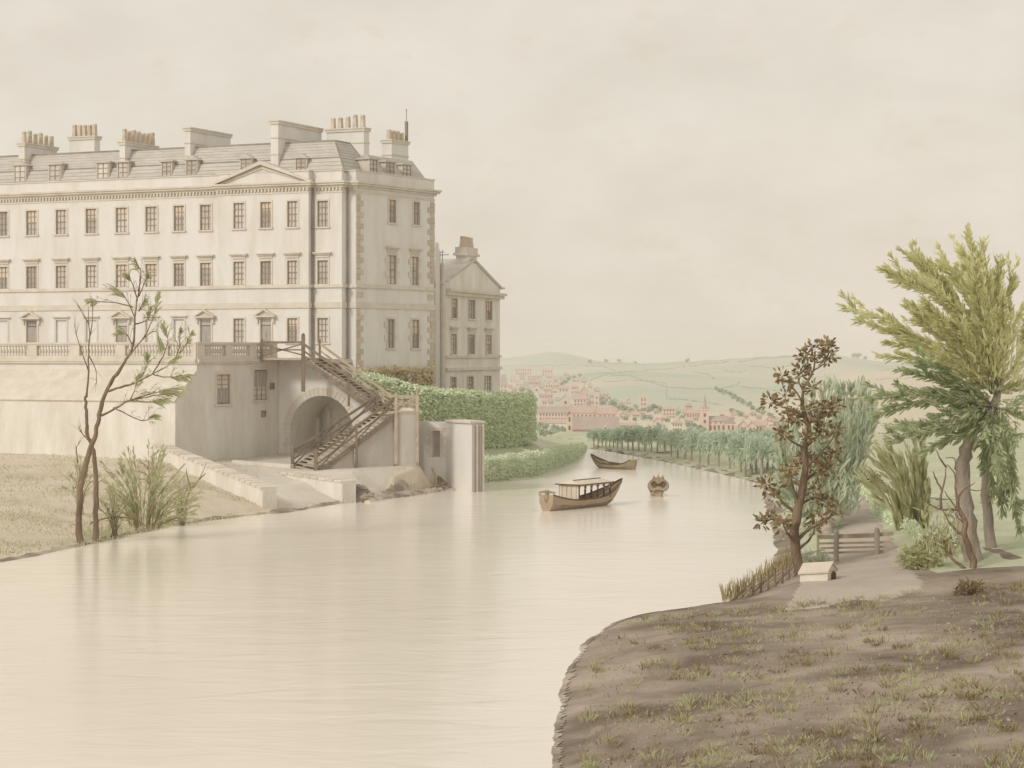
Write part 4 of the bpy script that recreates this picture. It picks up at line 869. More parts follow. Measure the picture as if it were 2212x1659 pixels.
# oak sapling on the point of the bank
Ys = 91.0; sp = lambda x, y, dy=0: P(x, y, Ys + dy)
sg = P(1726, 1240, Ys); sg.z = gz(sg.x, sg.y, .4)
sap = thing('oak_sapling', 'crooked young oak with brown leaf clusters on the river bank edge', 'tree', sg); m = MB()
tr = branch(m, [sg - Vector((0, 0, .25)), sp(1722, 1205), sp(1716, 1150), sp(1726, 1092), sp(1734, 1050), sp(1740, 1010), sp(1738, 968), sp(1748, 930), sp(1741, 902), sp(1732, 868), sp(1740, 830), sp(1757, 800), sp(1762, 758)], .24, .025, 5, 9, .03)
br_ = [([(1724, 1180), (1700, 1150), (1690, 1128)], .09), ([(1716, 1150), (1690, 1125), (1665, 1122), (1645, 1128)], .09), ([(1722, 1110), (1690, 1085), (1672, 1060), (1655, 1045)], .08), ([(1726, 1092), (1712, 1050), (1706, 1010)], .08),
       ([(1728, 1090), (1760, 1075), (1782, 1085)], .07), ([(1720, 1170), (1750, 1140), (1790, 1120), (1800, 1100)], .09), ([(1722, 1190), (1752, 1160), (1765, 1120)], .08), ([(1736, 1040), (1775, 1010), (1800, 985)], .08), ([(1740, 1010), (1790, 960), (1805, 930)], .06),
       ([(1738, 968), (1705, 950), (1690, 930)], .06), ([(1738, 968), (1765, 945), (1775, 925)], .06), ([(1741, 902), (1710, 885), (1690, 880), (1665, 868)], .06), ([(1745, 915), (1780, 900), (1800, 875)], .06), ([(1732, 868), (1715, 840), (1690, 815)], .05), ([(1735, 850), (1725, 820), (1730, 800)], .04), ([(1757, 800), (1780, 785), (1792, 770)], .04), ([(1757, 810), (1745, 785), (1742, 765)], .04), ([(1762, 775), (1785, 760), (1788, 748)], .03), ([(1741, 880), (1765, 870), (1788, 885)], .05), ([(1740, 990), (1770, 1000), (1782, 1012)], .05)]
tips = []
for pts_, r in br_:
    dy = ru(-1.6, 1.6); q = [sp(x, y, dy * k / len(pts_)) for k, (x, y) in enumerate(pts_)]; branch(m, q, r, .015, 4, 6, .02); tips.append(q)
m.build('trunk', M['bark'], sap, smooth=True); m = MB()
def cluster(mb, c, n, r, ln, wd):
    for _ in range(n):
        d = Vector((ru(-1, 1), ru(-1, 1), ru(-.7, 1))).normalized(); mb.blade(c + d * r * ru(.1, .8), d + Vector((0, 0, .15)), ln * ru(.7, 1.2), wd * ru(.8, 1.25), .12)
for q in tips:
    for t, n in ((1.0, 24), (.72, 13)):
        k = t * (len(q) - 1); i = min(int(k), len(q) - 2); c = q[i].lerp(q[i + 1], k - i); cluster(m, c, int(n * 2.1), .46, .27, .115)
for x, y in ((1760, 752), (1740, 985), (1755, 1000), (1768, 1025), (1745, 945), (1725, 905), (1712, 900), (1700, 900), (1758, 905), (1742, 890), (1706, 1035), (1675, 1075), (1760, 1060), (1700, 860), (1755, 840)): cluster(m, sp(x, y, ru(-1, 1)), 46, .46, .26, .11)
m.build('foliage', M['oak'], sap)
# grey-green willow leaning over the towpath
Yw = 112.0; wp = lambda x, y, dy=0: P(x, y, Yw + dy); b0 = P(1782, 1148, 108); b0.z = gz(b0.x, b0.y, .8)
wil = thing('fan_willow', 'large grey green willow fanning upward behind the brown oak sapling', 'tree', b0); m = MB(); lf = MB()
root = b0 - Vector((0, 0, .2))
branch(m, [root, P(1786, 1110, 110), wp(1795, 1070)], .42, .22, 4, 9, .03)
for x, y, mx_, my in [(1722, 900, 1728, 1010), (1738, 878, 1752, 1000), (1755, 850, 1770, 980), (1775, 838, 1790, 970), (1792, 830, 1806, 960), (1808, 834, 1818, 960), (1822, 842, 1826, 950), (1840, 836, 1836, 950), (1858, 830, 1852, 940), (1862, 850, 1850, 950), (1875, 862, 1858, 960), (1885, 875, 1862, 970), (1886, 905, 1856, 1000), (1876, 935, 1850, 1010), (1868, 960, 1840, 1030), (1848, 985, 1826, 1040), (1708, 935, 1716, 1030), (1698, 965, 1708, 1040), (1690, 1000, 1710, 1060), (1700, 1035, 1730, 1080), (1745, 900, 1757, 1010), (1765, 890, 1780, 1000), (1800, 870, 1808, 990), (1830, 880, 1830, 990), (1690, 930, 1704, 1020), (1682, 975, 1696, 1050)]:
    dy = ru(-4, 4); q = [wp(1795, 1075), wp(mx_ + ru(-4, 4), my + ru(0, 30), dy * .5), wp(x, y, dy)]; branch(m, q, .07, .012, 4, 5); spray(lf, q, 105, .95, .12, .42, .18, .12, .05); spray(lf, q[1:], 40, .9, .13, .6, 0, .2, .1)
for _ in range(900): x, y = ru(1705, 1850), ru(1010, 1120); p = wp(x + (1120 - y) * .1, y, ru(-3, 3)); lf.blade(p, (ru(-.3, .5), ru(-.3, .3), ru(.3, 1)), ru(.5, 1.0), .12, .1)
m.build('trunk', M['barkgrey'], wil, smooth=True); lf.build('foliage', M['willow'], wil)
# big needle-spray tree on the right edge
Yb = 87.0; bp_ = lambda x, y, dy=0: P(x, y, Yb + dy); g = P(2105, 1236, Yb); g.z = gz(g.x, g.y, 1.2)
big = thing('spreading_fir', 'big spreading fir with yellow green and dark needle sprays at the right edge', 'tree', g); m = MB(); l1_, l2_ = MB(), MB()
branch(m, [g - Vector((0, 0, .3)), bp_(2092, 1160), bp_(2082, 1080), bp_(2080, 1010), bp_(2094, 950), bp_(2125, 905), bp_(2150, 862), bp_(2165, 760), bp_(2172, 640)], .44, .05, 5, 12, .05)
cen = (2140, 870)
tipsY = [(2089, 505), (2123, 523), (2075, 541), (1968, 550), (1978, 560), (1991, 596), (2005, 621), (2040, 575), (2065, 580), (2085, 600), (2035, 640), (1912, 586), (1935, 606), (1821, 662), (1852, 692), (1917, 738), (1902, 769), (1960, 660), (1950, 720), (1985, 690), (2000, 655), (2020, 700), (1990, 740), (2010, 770), (2050, 690), (2060, 740), (2100, 620), (2120, 640), (2140, 600), (2155, 560), (2165, 640), (2190, 600), (2210, 660), (2230, 720), (2090, 680), (2080, 760), (2250, 800), (2025, 600), (2110, 570)]
tipsD = [(1984, 780), (1964, 804), (1881, 864), (1890, 896), (1930, 855), (1975, 850), (1959, 931), (1919, 954), (2005, 860), (2030, 820), (2010, 900), (2040, 930), (2070, 950), (2135, 950), (2150, 985), (2165, 1000), (1985, 945), (2000, 975), (2190, 960), (2220, 900), (2060, 880), (2180, 1010), (2145, 1060), (2165, 1110), (2190, 1080), (2120, 1000), (2205, 1150), (2175, 1040)]
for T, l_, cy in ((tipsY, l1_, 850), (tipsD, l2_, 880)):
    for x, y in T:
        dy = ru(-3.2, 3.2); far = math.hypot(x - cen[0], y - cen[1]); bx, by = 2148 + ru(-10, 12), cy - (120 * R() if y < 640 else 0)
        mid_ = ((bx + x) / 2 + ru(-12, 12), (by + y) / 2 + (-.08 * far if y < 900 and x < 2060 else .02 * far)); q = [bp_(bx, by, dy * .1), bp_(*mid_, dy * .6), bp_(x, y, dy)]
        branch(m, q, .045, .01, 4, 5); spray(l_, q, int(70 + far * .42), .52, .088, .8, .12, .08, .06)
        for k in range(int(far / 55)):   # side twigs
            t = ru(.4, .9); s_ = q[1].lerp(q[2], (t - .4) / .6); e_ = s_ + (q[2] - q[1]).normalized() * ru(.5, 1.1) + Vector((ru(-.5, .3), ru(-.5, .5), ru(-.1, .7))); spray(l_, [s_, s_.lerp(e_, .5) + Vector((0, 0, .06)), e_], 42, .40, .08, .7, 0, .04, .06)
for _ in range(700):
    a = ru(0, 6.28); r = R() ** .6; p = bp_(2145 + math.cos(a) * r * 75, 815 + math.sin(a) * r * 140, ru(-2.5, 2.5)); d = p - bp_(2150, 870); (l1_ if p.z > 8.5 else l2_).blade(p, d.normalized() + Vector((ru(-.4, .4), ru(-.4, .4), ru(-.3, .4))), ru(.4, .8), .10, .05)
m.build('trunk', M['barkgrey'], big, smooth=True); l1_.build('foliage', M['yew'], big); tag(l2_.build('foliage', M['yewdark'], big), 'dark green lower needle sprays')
g = P(2142, 1225, 90); g.z = gz(g.x, g.y, 1.3); t2 = thing('slender_tree', 'slender pale trunk standing at the right edge behind the spreading fir', 'tree', g); m = MB()
branch(m, [g - Vector((0, 0, .2)), P(2134, 1120, 90), P(2128, 1020, 90), P(2136, 930, 90), P(2160, 820, 90)], .26, .1, 4, 8, .03); m.build('trunk', M['barkgrey'], t2, smooth=True)
lf = MB(); q = [P(2136, 960, 90), P(2150, 900, 90), P(2170, 850, 90)]
for dx in (-30, 0, 40): spray(lf, [q[0], q[1] + Vector((dx * .01, .5, 0)), q[2] + Vector((dx * .03, 1, 0))], 60, .6, .1, .8)
lf.build('foliage', M['yewdark'], t2)
# clump of tall fronds, reedy
g = P(1972, 1178, 101); g.z = gz(g.x, g.y, 1.2); fc_ = thing('frond_clump', 'clump of tall arching yellow green fronds by the hedge line', 'shrub', g); lf = MB(); m = MB()
for x, y, bx in [(1888, 992, 1965), (1898, 965, 1968), (1905, 985, 1970), (1925, 970, 1975), (1940, 985, 1978), (1960, 960, 1980), (1975, 955, 1984), (1990, 960, 1990), (1996, 975, 1994), (1915, 1010, 1962), (1880, 1020, 1950), (1928, 1000, 1965), (1950, 1000, 1975), (1970, 1000, 1982), (1985, 1010, 1988), (1868, 1040, 1945), (1900, 1040, 1958), (1998, 1020, 1996), (1945, 1040, 1970), (2004, 1060, 2000), (1920, 1060, 1962), (1965, 1050, 1980), (1890, 1070, 1950)]:
    dy = ru(-2, 2); q = [P(bx, 1176, 101), P(bx + (x - bx) * .25, 1176 + (y - 1176) * .6, 101 + dy * .5), P(x, y, 101 + dy)]; branch(m, q, .05, .012, 4, 5); spray(lf, q, 46, 1.05, .15, .22, .05, .10, .1)
m.build('stems', M['barkgrey'], fc_); lf.build('foliage', M['frond'], fc_)
# bare shrub in front of the fir
Yk = 84.0; kp = lambda x, y, dy=0: P(x, y, Yk + dy); g = kp(2098, 1236); g.z = gz(g.x, g.y, 1.2); sh = thing('bare_shrub', 'twisted dark bare shrub with forked branches before the fir trunk', 'shrub', g); m = MB()
cz = lambda xz, yz: (1751 + .289 * xz, 829.5 + .289 * yz)
for L_, r in (([(1200, 1400), (1215, 1330), (1185, 1230), (1150, 1130), (1155, 1040), (1120, 960), (1100, 900), (1105, 840)], .17), ([(1105, 840), (1160, 780), (1230, 735)], .05), ([(1160, 780), (1240, 800), (1300, 780)], .03), ([(1150, 1130), (1080, 1090), (1030, 1020), (990, 950)], .08), ([(1110, 940), (1040, 935), (970, 935), (880, 890), (815, 830)], .06), ([(970, 935), (975, 850), (1000, 720), (1015, 620)], .07), ([(1015, 620), (970, 560), (935, 490)], .05), ([(1090, 930), (1040, 860), (1000, 800)], .04), ([(1180, 1400), (1090, 1330), (1010, 1250), (940, 1130)], .10), ([(1100, 880), (1085, 780), (1080, 680), (1020, 600)], .06), ([(985, 800), (940, 720), (915, 650)], .05), ([(1080, 640), (1080, 560), (1010, 550)], .03), ([(1160, 1050), (1110, 1010), (1085, 960)], .04), ([(1120, 1120), (1060, 1060), (1080, 1000)], .03)):
    dy = ru(-.8, .8) if r < .15 else 0; branch(m, [kp(*cz(*q), dy * k / len(L_)) for k, q in enumerate(L_)] if r < .15 else [g - Vector((0, 0, .2))] + [kp(*cz(*q)) for q in L_[1:]], r, .015 if r < .15 else .06, 4, 7, .015)
m.build('stems', M['bark'], sh, smooth=True)
lf = MB()
for _ in range(160): x, y = ru(1990, 2085), ru(1100, 1215); p = kp(x, y, ru(-.5, 1.5)); lf.blade(p, (ru(-.6, .4), ru(-.3, .3), ru(.2, 1)), ru(.3, .6), .08, .2)
lf.build('foliage', M['frond'], sh)
def bush(name, label, x, y, Y, r, n, matn, size=.12, sq=.8, cat='bush', group=None):
    g = P(x, y, Y); g.z = gz(g.x, g.y, g.z); o = thing(name, label, cat, g, group); m = MB(); t = MB()
    for _ in range(n):
        d = Vector((ru(-1, 1), ru(-1, 1), ru(-.25, 1))).normalized(); q = g + Vector((d.x * r, d.y * r, r * .25 + d.z * r * sq)) * 1.0 * (R() ** .3 if R() < .8 else 1.08); q.z = max(q.z, g.z)
        if R() < .5: m.leaf(q, size * ru(.6, 1.3), .55)
        else: m.blade(q, d + Vector((0, 0, .3)), size * ru(1.5, 3), size * .55, .2)
    for k in range(5): a = k * 1.3; t.tube([g - Vector((0, 0, .1)), g + Vector((math.cos(a) * r * .3, math.sin(a) * r * .3, r * .5))], [.04 * r + .01, .015], 5)
    t.build('stems', M['bark'], o); m.build('foliage', M[matn], o); return o
bush('low_bush', 'low ragged green bush beside the path at the foot of the fronds', 1990, 1246, 86, .85, 700, 'frond', .13)
bush('low_bush', 'small brownish bush between the fronds and the bare shrub', 2018, 1212, 90, .8, 500, 'oak', .11)
bush('round_bush', 'round brown bush at the far end of the towpath', 1876, 1066, 131, 1.0, 700, 'oak', .12, 1.0)
bush('low_bush', 'small green bush between the oak sapling and the rail fence', 1760, 1212, 92.5, .7, 450, 'willow', .1)
bush('low_bush', 'dark little bush at the right corner of the brown bank', 2095, 1312, 76, .45, 300, 'oak', .1)
bush('low_bush', 'small pale green shrub at the foot of the fir trunk', 2060, 1200, 92, .9, 500, 'lowhedge', .11)
hr = thing('clipped_bank_hedge', 'thin straight hedge line running along the grassy bank beside the path', 'hedge', G(1920, 1110, 1.3)); lf = MB()
for _ in range(2600):
    t = R(); a, b = G(1848, 1062, 1.0), G(1992, 1185, 1.25); p = a.lerp(b, t) + Vector((ru(-.25, .25), ru(-.6, .6), 0)); p.z = gz(p.x, p.y, 1) + R() * .55; lf.leaf(p, ru(.05, .12), .6) if R() < .6 else lf.blade(p, (ru(-.5, .5), ru(-.3, .3), 1), .25, .06, .2)
lf.build('foliage', M['hedge'], hr)
# tree pair on the left edge
Yl = 108.0; lp = lambda x, y, dy=0: P(x, y, Yl + dy); c3 = lambda xz, yz: (129 + .2 * xz, 516.1 + .2 * yz); c5 = lambda xz, yz: (129 + .2222 * xz, 829.5 + .2222 * yz)
g = lp(176, 1180); g.z = gz(g.x, g.y, .2); lt = thing('leaning_tree', 'leaning brown tree with sparse drooping leaf sprays at the left edge', 'tree', g); m = MB(); lf = MB()
branch(m, [g - Vector((0, 0, .3)), lp(*c5(190, 1400)), lp(*c5(200, 1050)), lp(*c5(240, 850)), lp(*c5(290, 640)), lp(*c5(350, 480)), lp(*c5(385, 300)), lp(229, 846), lp(258, 800), lp(269, 782), lp(287, 746), lp(291, 686), lp(299, 628), lp(303, 595)], .185, .022, 5, 9, .03)
lb = [([(291, 686), (273, 646), (245, 622)], 1), ([(287, 664), (253, 654), (215, 652), (197, 648)], 1), ([(299, 628), (305, 590), (291, 564)], 1), ([(297, 650), (285, 610), (278, 600)], 1), ([(300, 640), (312, 610), (318, 590)], 1), ([(300, 672), (312, 650)], 1), ([(229, 846), (262, 836), (295, 826), (329, 808), (360, 792), (379, 774)], 2), ([(269, 782), (309, 732), (337, 715), (345, 735)], 1), ([(309, 732), (330, 690), (341, 640)], 1), ([(295, 826), (314, 800), (318, 770)], 1), ([(329, 808), (352, 770), (362, 735), (355, 705)], 1), ([(379, 774), (398, 750), (412, 722)], 1), ([(379, 774), (388, 745), (390, 715)], 1), ([(218, 898), (250, 882), (280, 865), (330, 850), (385, 838)], 2), ([(280, 865), (290, 845), (300, 815)], 1), ([(280, 865), (320, 868), (350, 864)], 1), ([(245, 880), (290, 903), (313, 909), (330, 899)], 1), ([(280, 866), (330, 855), (372, 848)], 1), ([(287, 746), (275, 725), (262, 718)], 1), ([(330, 808), (360, 815), (400, 812)], 1), ([(291, 700), (320, 690), (325, 665)], 1)]
for pts_, k in lb:
    dy = ru(-2.5, 2.5); q = [lp(x, y, dy * i / len(pts_)) for i, (x, y) in enumerate(pts_)]; branch(m, q, .07 if k == 2 else .04, .010, 4, 6, .02); twigs(m, lf, q, 9 if k == 2 else 6, .75, .2, 3, .05, .34); spray(lf, q[-2:] if len(q) > 2 else q, 26, .75, .11, .4, .15, .05, .35)
m.build('trunk', M['bark'], lt, smooth=True); lf.build('foliage', M['palegreen'], lt)
g = lp(205, 1168, 1.5); g.z = gz(g.x, g.y, .3); lt2 = thing('bare_tree', 'straight bare brown tree crossing behind the leaning tree at the left edge', 'tree', g); m = MB()
branch(m, [g - Vector((0, 0, .3)), lp(208, 1090, 1.5), lp(*c5(350, 900), 1.5), lp(*c5(330, 650), 1.4), lp(*c5(270, 500), 1.2), lp(*c5(265, 350), 1.2), lp(*c5(250, 150), 1.2), lp(188, 850, 1.2), lp(191, 790, 1.2), lp(193, 720, 1.2), lp(190, 660, 1.2)], .16, .013, 5, 8, .03)
for pts_ in ([(193, 770), (207, 800), (208, 830)], [(191, 800), (170, 740), (160, 700)], [(192, 740), (200, 690), (198, 640)], [(185, 945), (172, 930)], [(193, 700), (180, 680), (172, 665)], [(168, 1000), (165, 970), (168, 962)]): branch(m, [lp(x, y, 1.2) for x, y in pts_], .04, .010, 4, 5); twigs(m, MB(), [lp(x, y, 1.2) for x, y in pts_], 6, .8, .3, 0)
m.build('trunk', M['bark'], lt2, smooth=True)
g = lp(312, 1140, 3); g.z = gz(g.x, g.y, .3); ob = thing('osier_bush', 'wide pale osier bush of arching shoots by the water, left bank', 'bush', g); m = MB(); lf = MB()
for k in range(64):
    x = ru(215, 425); y = 930 + abs(x - 305) * .75 + ru(0, 110); bx = 312 + (x - 312) * .28 + ru(-8, 8); dy = ru(-3, 3); q = [lp(bx, 1138 + ru(-5, 6), 3), lp(bx + (x - bx) * .3, 1140 + (y - 1140) * .6, 3 + dy * .5), lp(x, y, 3 + dy)]; branch(m, q, .022, .006, 4, 4); spray(lf, q, 34, .5, .06, .3, .12, .05, .15)
for pts_ in ([(400, 1092), (410, 1060), (430, 1035), (446, 1000)], [(412, 1055), (405, 1030), (402, 1012)], [(430, 1035), (445, 1022)], [(195, 1130), (240, 1117), (290, 1122), (320, 1140)], [(350, 1130), (390, 1115), (425, 1100)]): branch(m, [lp(x, y, 3.5) for x, y in pts_], .06, .015, 4, 5)
m.build('stems', M['reed'], ob); lf.build('foliage', M['palegreen'], ob)
def osier(label, bx, by, x0, x1, ytop, n, Yd, ln):
    g = lp(bx, by, Yd); g.z = gz(g.x, g.y, .4); o = thing('osier_shoots', label, 'shrub', g); m = MB(); lf = MB()
    for k in range(n):
        x = ru(x0, x1); y = ytop + abs(x - bx) * .6 + ru(0, 45); dy = ru(-2, 2); q = [g + Vector((ru(-.2, .2), ru(-.3, .3), -.05)), lp(bx + (x - bx) * .35, by + (y - by) * .6, Yd + dy * .5), lp(x, y, Yd + dy)]; branch(m, q, .018, .005, 4, 4); twigs(m, lf, q, 4, .4, .1, 4, .045, .3); spray(lf, q, 14, ln, .05, .35, .2, .05, .2)
    m.build('stems', M['bark'], o); lf.build('foliage', M['palegreen'], o)
osier('wispy low osier shoots between the leaning tree and the wide osier bush', 246, 1150, 205, 300, 1040, 26, 4, .42)
osier('loose wispy shrub on the sloping bank right of the wide osier bush', 392, 1112, 350, 440, 1030, 24, 12, .42)
osier('thin pale shoots on the bank behind the crossed tree trunks', 172, 1090, 120, 225, 985, 22, 12, .42)
osier('small wispy shoots high on the bank under the buttress wall', 330, 1040, 285, 372, 965, 20, 24, .4)
def grass(name, region, n, h, matn, kind='stuff', lean=.3, wd=.05):
    m = MB()
    while n > 0:
        p = region(); n -= 1; p.z = gz(p.x, p.y, p.z) - .03; m.blade(p, (ru(-lean, lean), ru(-lean, lean), 1), h * ru(.5, 1.3), wd, .15)
    return m.build(name, M[matn], kind=kind)
grass('bank_grass', lambda: G(ru(165, 560), 0, 0) if 0 else (lambda t: G(165 + 400 * t, 1181 - 62 * t ** .8 - ru(-1, 22) * (1 - .5 * t), .1))(R()), 2200, .28, 'palegreen')
grass('reeds', lambda: (lambda t: G(1560 + 150 * t, 1302 - 75 * t + ru(-10, 12), .1))(R()), 420, .9, 'reed', lean=.22, wd=.035)
def near_bank():
    while True:
        x, y = ru(900, 2300), 1300 + 560 * R() ** 1.25; g = G(x, y, .7)
        h = gz(g.x, g.y, -1)
        if h > .12 and noise.noise(Vector((g.x * .35, g.y * .35, 4))) > ru(-.55, .5): return Vector((g.x, g.y, h))
grass('bank_grass', near_bank, 2600, .16, 'reed', lean=.6, wd=.022)
grass('bank_grass', near_bank, 3200, .15, 'frond', lean=.7, wd=.02)
grass('dead_grass', near_bank, 2600, .13, 'oak', lean=.8, wd=.022)
def left_bank():
    while True:
        x = ru(-260, 560); y = ru(1000, 1215); g = G(x, y, 1.0); h = gz(g.x, g.y, -1)
        if .1 < h < 3 and noise.noise(Vector((g.x * .3, g.y * .3, 9))) > ru(-.45, .4): return Vector((g.x, g.y, h))
grass('bank_grass', left_bank, 13000, .2, 'palegreen', lean=.6, wd=.03)
grass('dead_grass', left_bank, 6500, .17, 'reed', lean=.7, wd=.025)
for nm, mk, n_, h_ in (('grass_tussocks', 'frond', 190, .34), ('grass_tussocks', 'reed', 150, .40), ('weed_tussocks', 'oak', 110, .26), ('grass_tussocks', 'palegreen', 90, .3)):
    m = MB()
    for _ in range(n_):
        c = near_bank(); r = ru(.08, .3)
        for _k in range(int(ru(14, 38))):
            a = ru(0, 6.28); d = r * R() ** .6; p = c + Vector((math.cos(a) * d, math.sin(a) * d, 0)); p.z = gz(p.x, p.y, p.z) - .02; m.blade(p, (math.cos(a) * ru(.1, .9), math.sin(a) * ru(.1, .9), 1), h_ * ru(.4, 1.3), .022, .3)
    m.build(nm, M[mk], kind='stuff')
m = MB()
for _ in range(2600):
    p = near_bank() if R() < .7 else left_bank(); p.z = gz(p.x, p.y, p.z); m.leaf(p + Vector((0, 0, .01)), ru(.02, .07), .8)
m.build('bank_litter', M['barkgrey'], kind='stuff')

# ------------------------------------------------------------------ right bank: fence, kennel, stakes
fn = thing('rail_fence', 'grey wooden rail fence with two stout posts across the path', 'fence', P(1850, 1200, 94))
Yf = 93.5; fp = lambda x, y, dy=0: P(x, y, Yf + dy)
for x, yt_ in ((1806.5, 1144), (1894.5, 1141)):
    p = fp(x, 1200); z0 = gz(p.x, p.y, .75) - .2; m = MB(); m.lathe((p.x, p.y, z0), [(.125, 0), (.125, fp(x, yt_).z - z0 - .08), (.09, fp(x, yt_).z - z0), (.02, fp(x, yt_).z - z0 + .03)], 10); m.build('post', M['barkgrey'], fn, smooth=False)
for (x0, y0), (x1, y1), h in (((1768, 1160), (1800, 1160), .19), ((1800, 1159), (1895, 1156), .2), ((1895, 1155), (1930, 1152), .17), ((1770, 1174), (1922, 1171), .09), ((1772, 1184), (1918, 1181), .09), ((1772, 1195), (1915, 1190), .1)):
    m = MB(); m.bar(fp(x0, y0, .16), fp(x1, y1, .16), .07, h); m.build('rail', M['woodpale'], fn)
p = P(1768, 1200, Yf); m = MB(); m.box(p.x - .05, p.x + .05, p.y + .1, p.y + .2, .5, fp(1768, 1156).z); m.build('post', M['woodpale'], fn)
Yk2 = 84.5; a, b = P(1728, 1252, Yk2 + .9), P(1788, 1258, Yk2); gk = gz(b.x, b.y, .6); a.z = gz(a.x, a.y, .6) - .15; b.z = gk - .15
kn = thing('stone_kennel', 'small white ridged stone kennel with a dark arched hole on the bank', 'kennel', (b.x, b.y, gk)); m = MB(); nn = Vector((.25, .97, 0)); hh = Vector((0, 0, .98))
e5 = Vector((.24, .40, 0)); up = Vector((0, 0, 1))
m.prism([b, b + e5 * 2, b + e5 * 2 + up * .52, b + e5 + up * .80, b + up * .52], a - b); m.build('body', M['whitestone'], kn)
for k in range(2):
    m = MB(); q0, q1 = (b - e5 * .16 + up * .47, b + e5 + up * .83) if k == 0 else (b + e5 * 2.16 + up * .47, b + e5 + up * .83); ov = (b - a).normalized() * .07; m.prism([q0 + ov, q1 + ov, q1 + ov + up * .07, q0 + ov + up * .07], (a - b) - ov * 2); m.build('roof_slab', M['quay'], kn)
m = MB(); c = b + Vector((.26, .38, .10)); m.prism([c + Vector((-.1, -.07, 0)), c + Vector((.12, .09, 0)), c + Vector((.12, .09, .3)), c + Vector((.04, .03, .42)), c + Vector((-.07, -.05, .32))], Vector((.03, -.03, 0))); m.build('arched_hole', M['hulldark'], kn)
wf = thing('stake_fence', 'row of dark stakes woven with slanting wattles among the reeds', 'fence', G(1655, 1275, .1))
for x, y0, y1 in ((1590, 1298, 1262), (1606, 1292, 1255), (1626, 1286, 1245), (1644, 1284, 1240), (1660, 1280, 1231), (1676, 1275, 1226), (1690, 1270, 1222), (1704, 1262, 1216), (1718, 1255, 1214)):
    p = G(x, y0, .1); p.z = gz(p.x, p.y, .1) - .25; t_ = P(x + ru(-4, 4), y1, p.y); m = MB(); m.tube([p, t_], [.05, .035], 6); m.build('stake', M['bark'], wf)
for k in range(9):
    x = 1575 + k * 15; p, q = G(x, 1303 - k * 5, .15), G(x + 62, 1262 - k * 6, .4); q.z += .25; m = MB(); m.tube([p, p.lerp(q, .5) + Vector((0, 0, .05)), q], [.03, .03, .015], 5); m.build('wattle', M['woodpale' if k % 3 else 'bark'], wf)

# ------------------------------------------------------------------ pollard willows along the far bank
def pollard(h, r, seed, spread):
    random.seed(seed); t, l_ = MB(), MB(); t.tube([(0, 0, -.2), (ru(-.05, .05), 0, h * .3), (ru(-.08, .08), 0, h * .5)], [.10, .085, .07], 6)
    for k in range(16):
        a = ru(0, 6.28); e = Vector((math.cos(a) * r * ru(.5, 1), math.sin(a) * r * ru(.5, 1), h * ru(.62, 1.0))); q = [Vector((0, 0, h * .42)), Vector((e.x * .6, e.y * .6, h * .70)), e]; t.tube(q, [.035, .02, .008], 4, False); spray(l_, q, 34, .42, .085, .5, .1, .1, spread)
        spray(l_, [e, e + Vector((e.x * .25, e.y * .25, -h * .12)), e + Vector((e.x * .35, e.y * .35, -h * .3))], 9, .4, .08, .4, 0, .08, .4)
    for k in range(420): d = Vector((ru(-1, 1), ru(-1, 1), ru(-1, 1))).normalized() * R() ** .4; l_.blade((d.x * r, d.y * r, h * .70 + d.z * h * .27), d + Vector((0, 0, .5)), ru(.22, .42), .09, .2)
    return t.mesh('trunk', M['barkgrey'], Vector()), l_.mesh('crown', M['pollard'], Vector())
PV = [pollard(2.7, 1.0, 5, .3), pollard(2.9, 1.15, 9, .2), pollard(2.5, 1.0, 13, .4)]; random.seed(21)
def put_tree(meshes, name, label, cat, loc, scale, group=None):
    o = thing(name, label, cat, loc, group)
    rot = ru(0, 6.28); share(meshes[0], 'trunk', o, loc, rot, scale); share(meshes[1], 'crown', o, loc, rot, scale); return o
ORD = 'first second third fourth fifth sixth seventh eighth ninth tenth eleventh twelfth thirteenth fourteenth fifteenth sixteenth seventeenth eighteenth nineteenth twentieth twenty-first twenty-second twenty-third twenty-fourth twenty-fifth last'.split()
rowp = [(1283, 966), (1292, 967), (1301, 967.5), (1309, 968.5), (1317, 969), (1325, 970), (1334, 971), (1344, 972), (1357, 973.5), (1367, 974.5), (1380, 975.5), (1393, 977), (1407, 979), (1420, 981), (1437, 984), (1450, 988), (1464, 991), (1480, 994), (1494, 998), (1512, 1002), (1530, 1006), (1552, 1010), (1576, 1015), (1600, 1021), (1624, 1027), (1645, 1036)]
for k, (x, y) in enumerate(rowp):
    p = G(x, y - 1.5, .22); p.z = gz(p.x, p.y, .2); put_tree(PV[k % 3], 'pollard_willow', f'blue green pollard willow, {ORD[k]} from the barn in the row along the far bank', 'tree', p, (.60 + .5 * min(1, max(0, (x - 1283) / 330)) + .1 * R()), 'pollard willows along the far bank')
for k in range(9):
    x = 1610 + k * 12; y = 985 + ru(-8, 20); p = P(x, y + 25, 165 + k); p.z = gz(p.x, p.y, .6); put_tree(PV[k % 3], 'bank_willow', f'pale green bushy willow, {ORD[k]} from the left in the cluster past the pollard row', 'tree', p, 1.0 + .25 * R(), 'willows behind the pollard row')

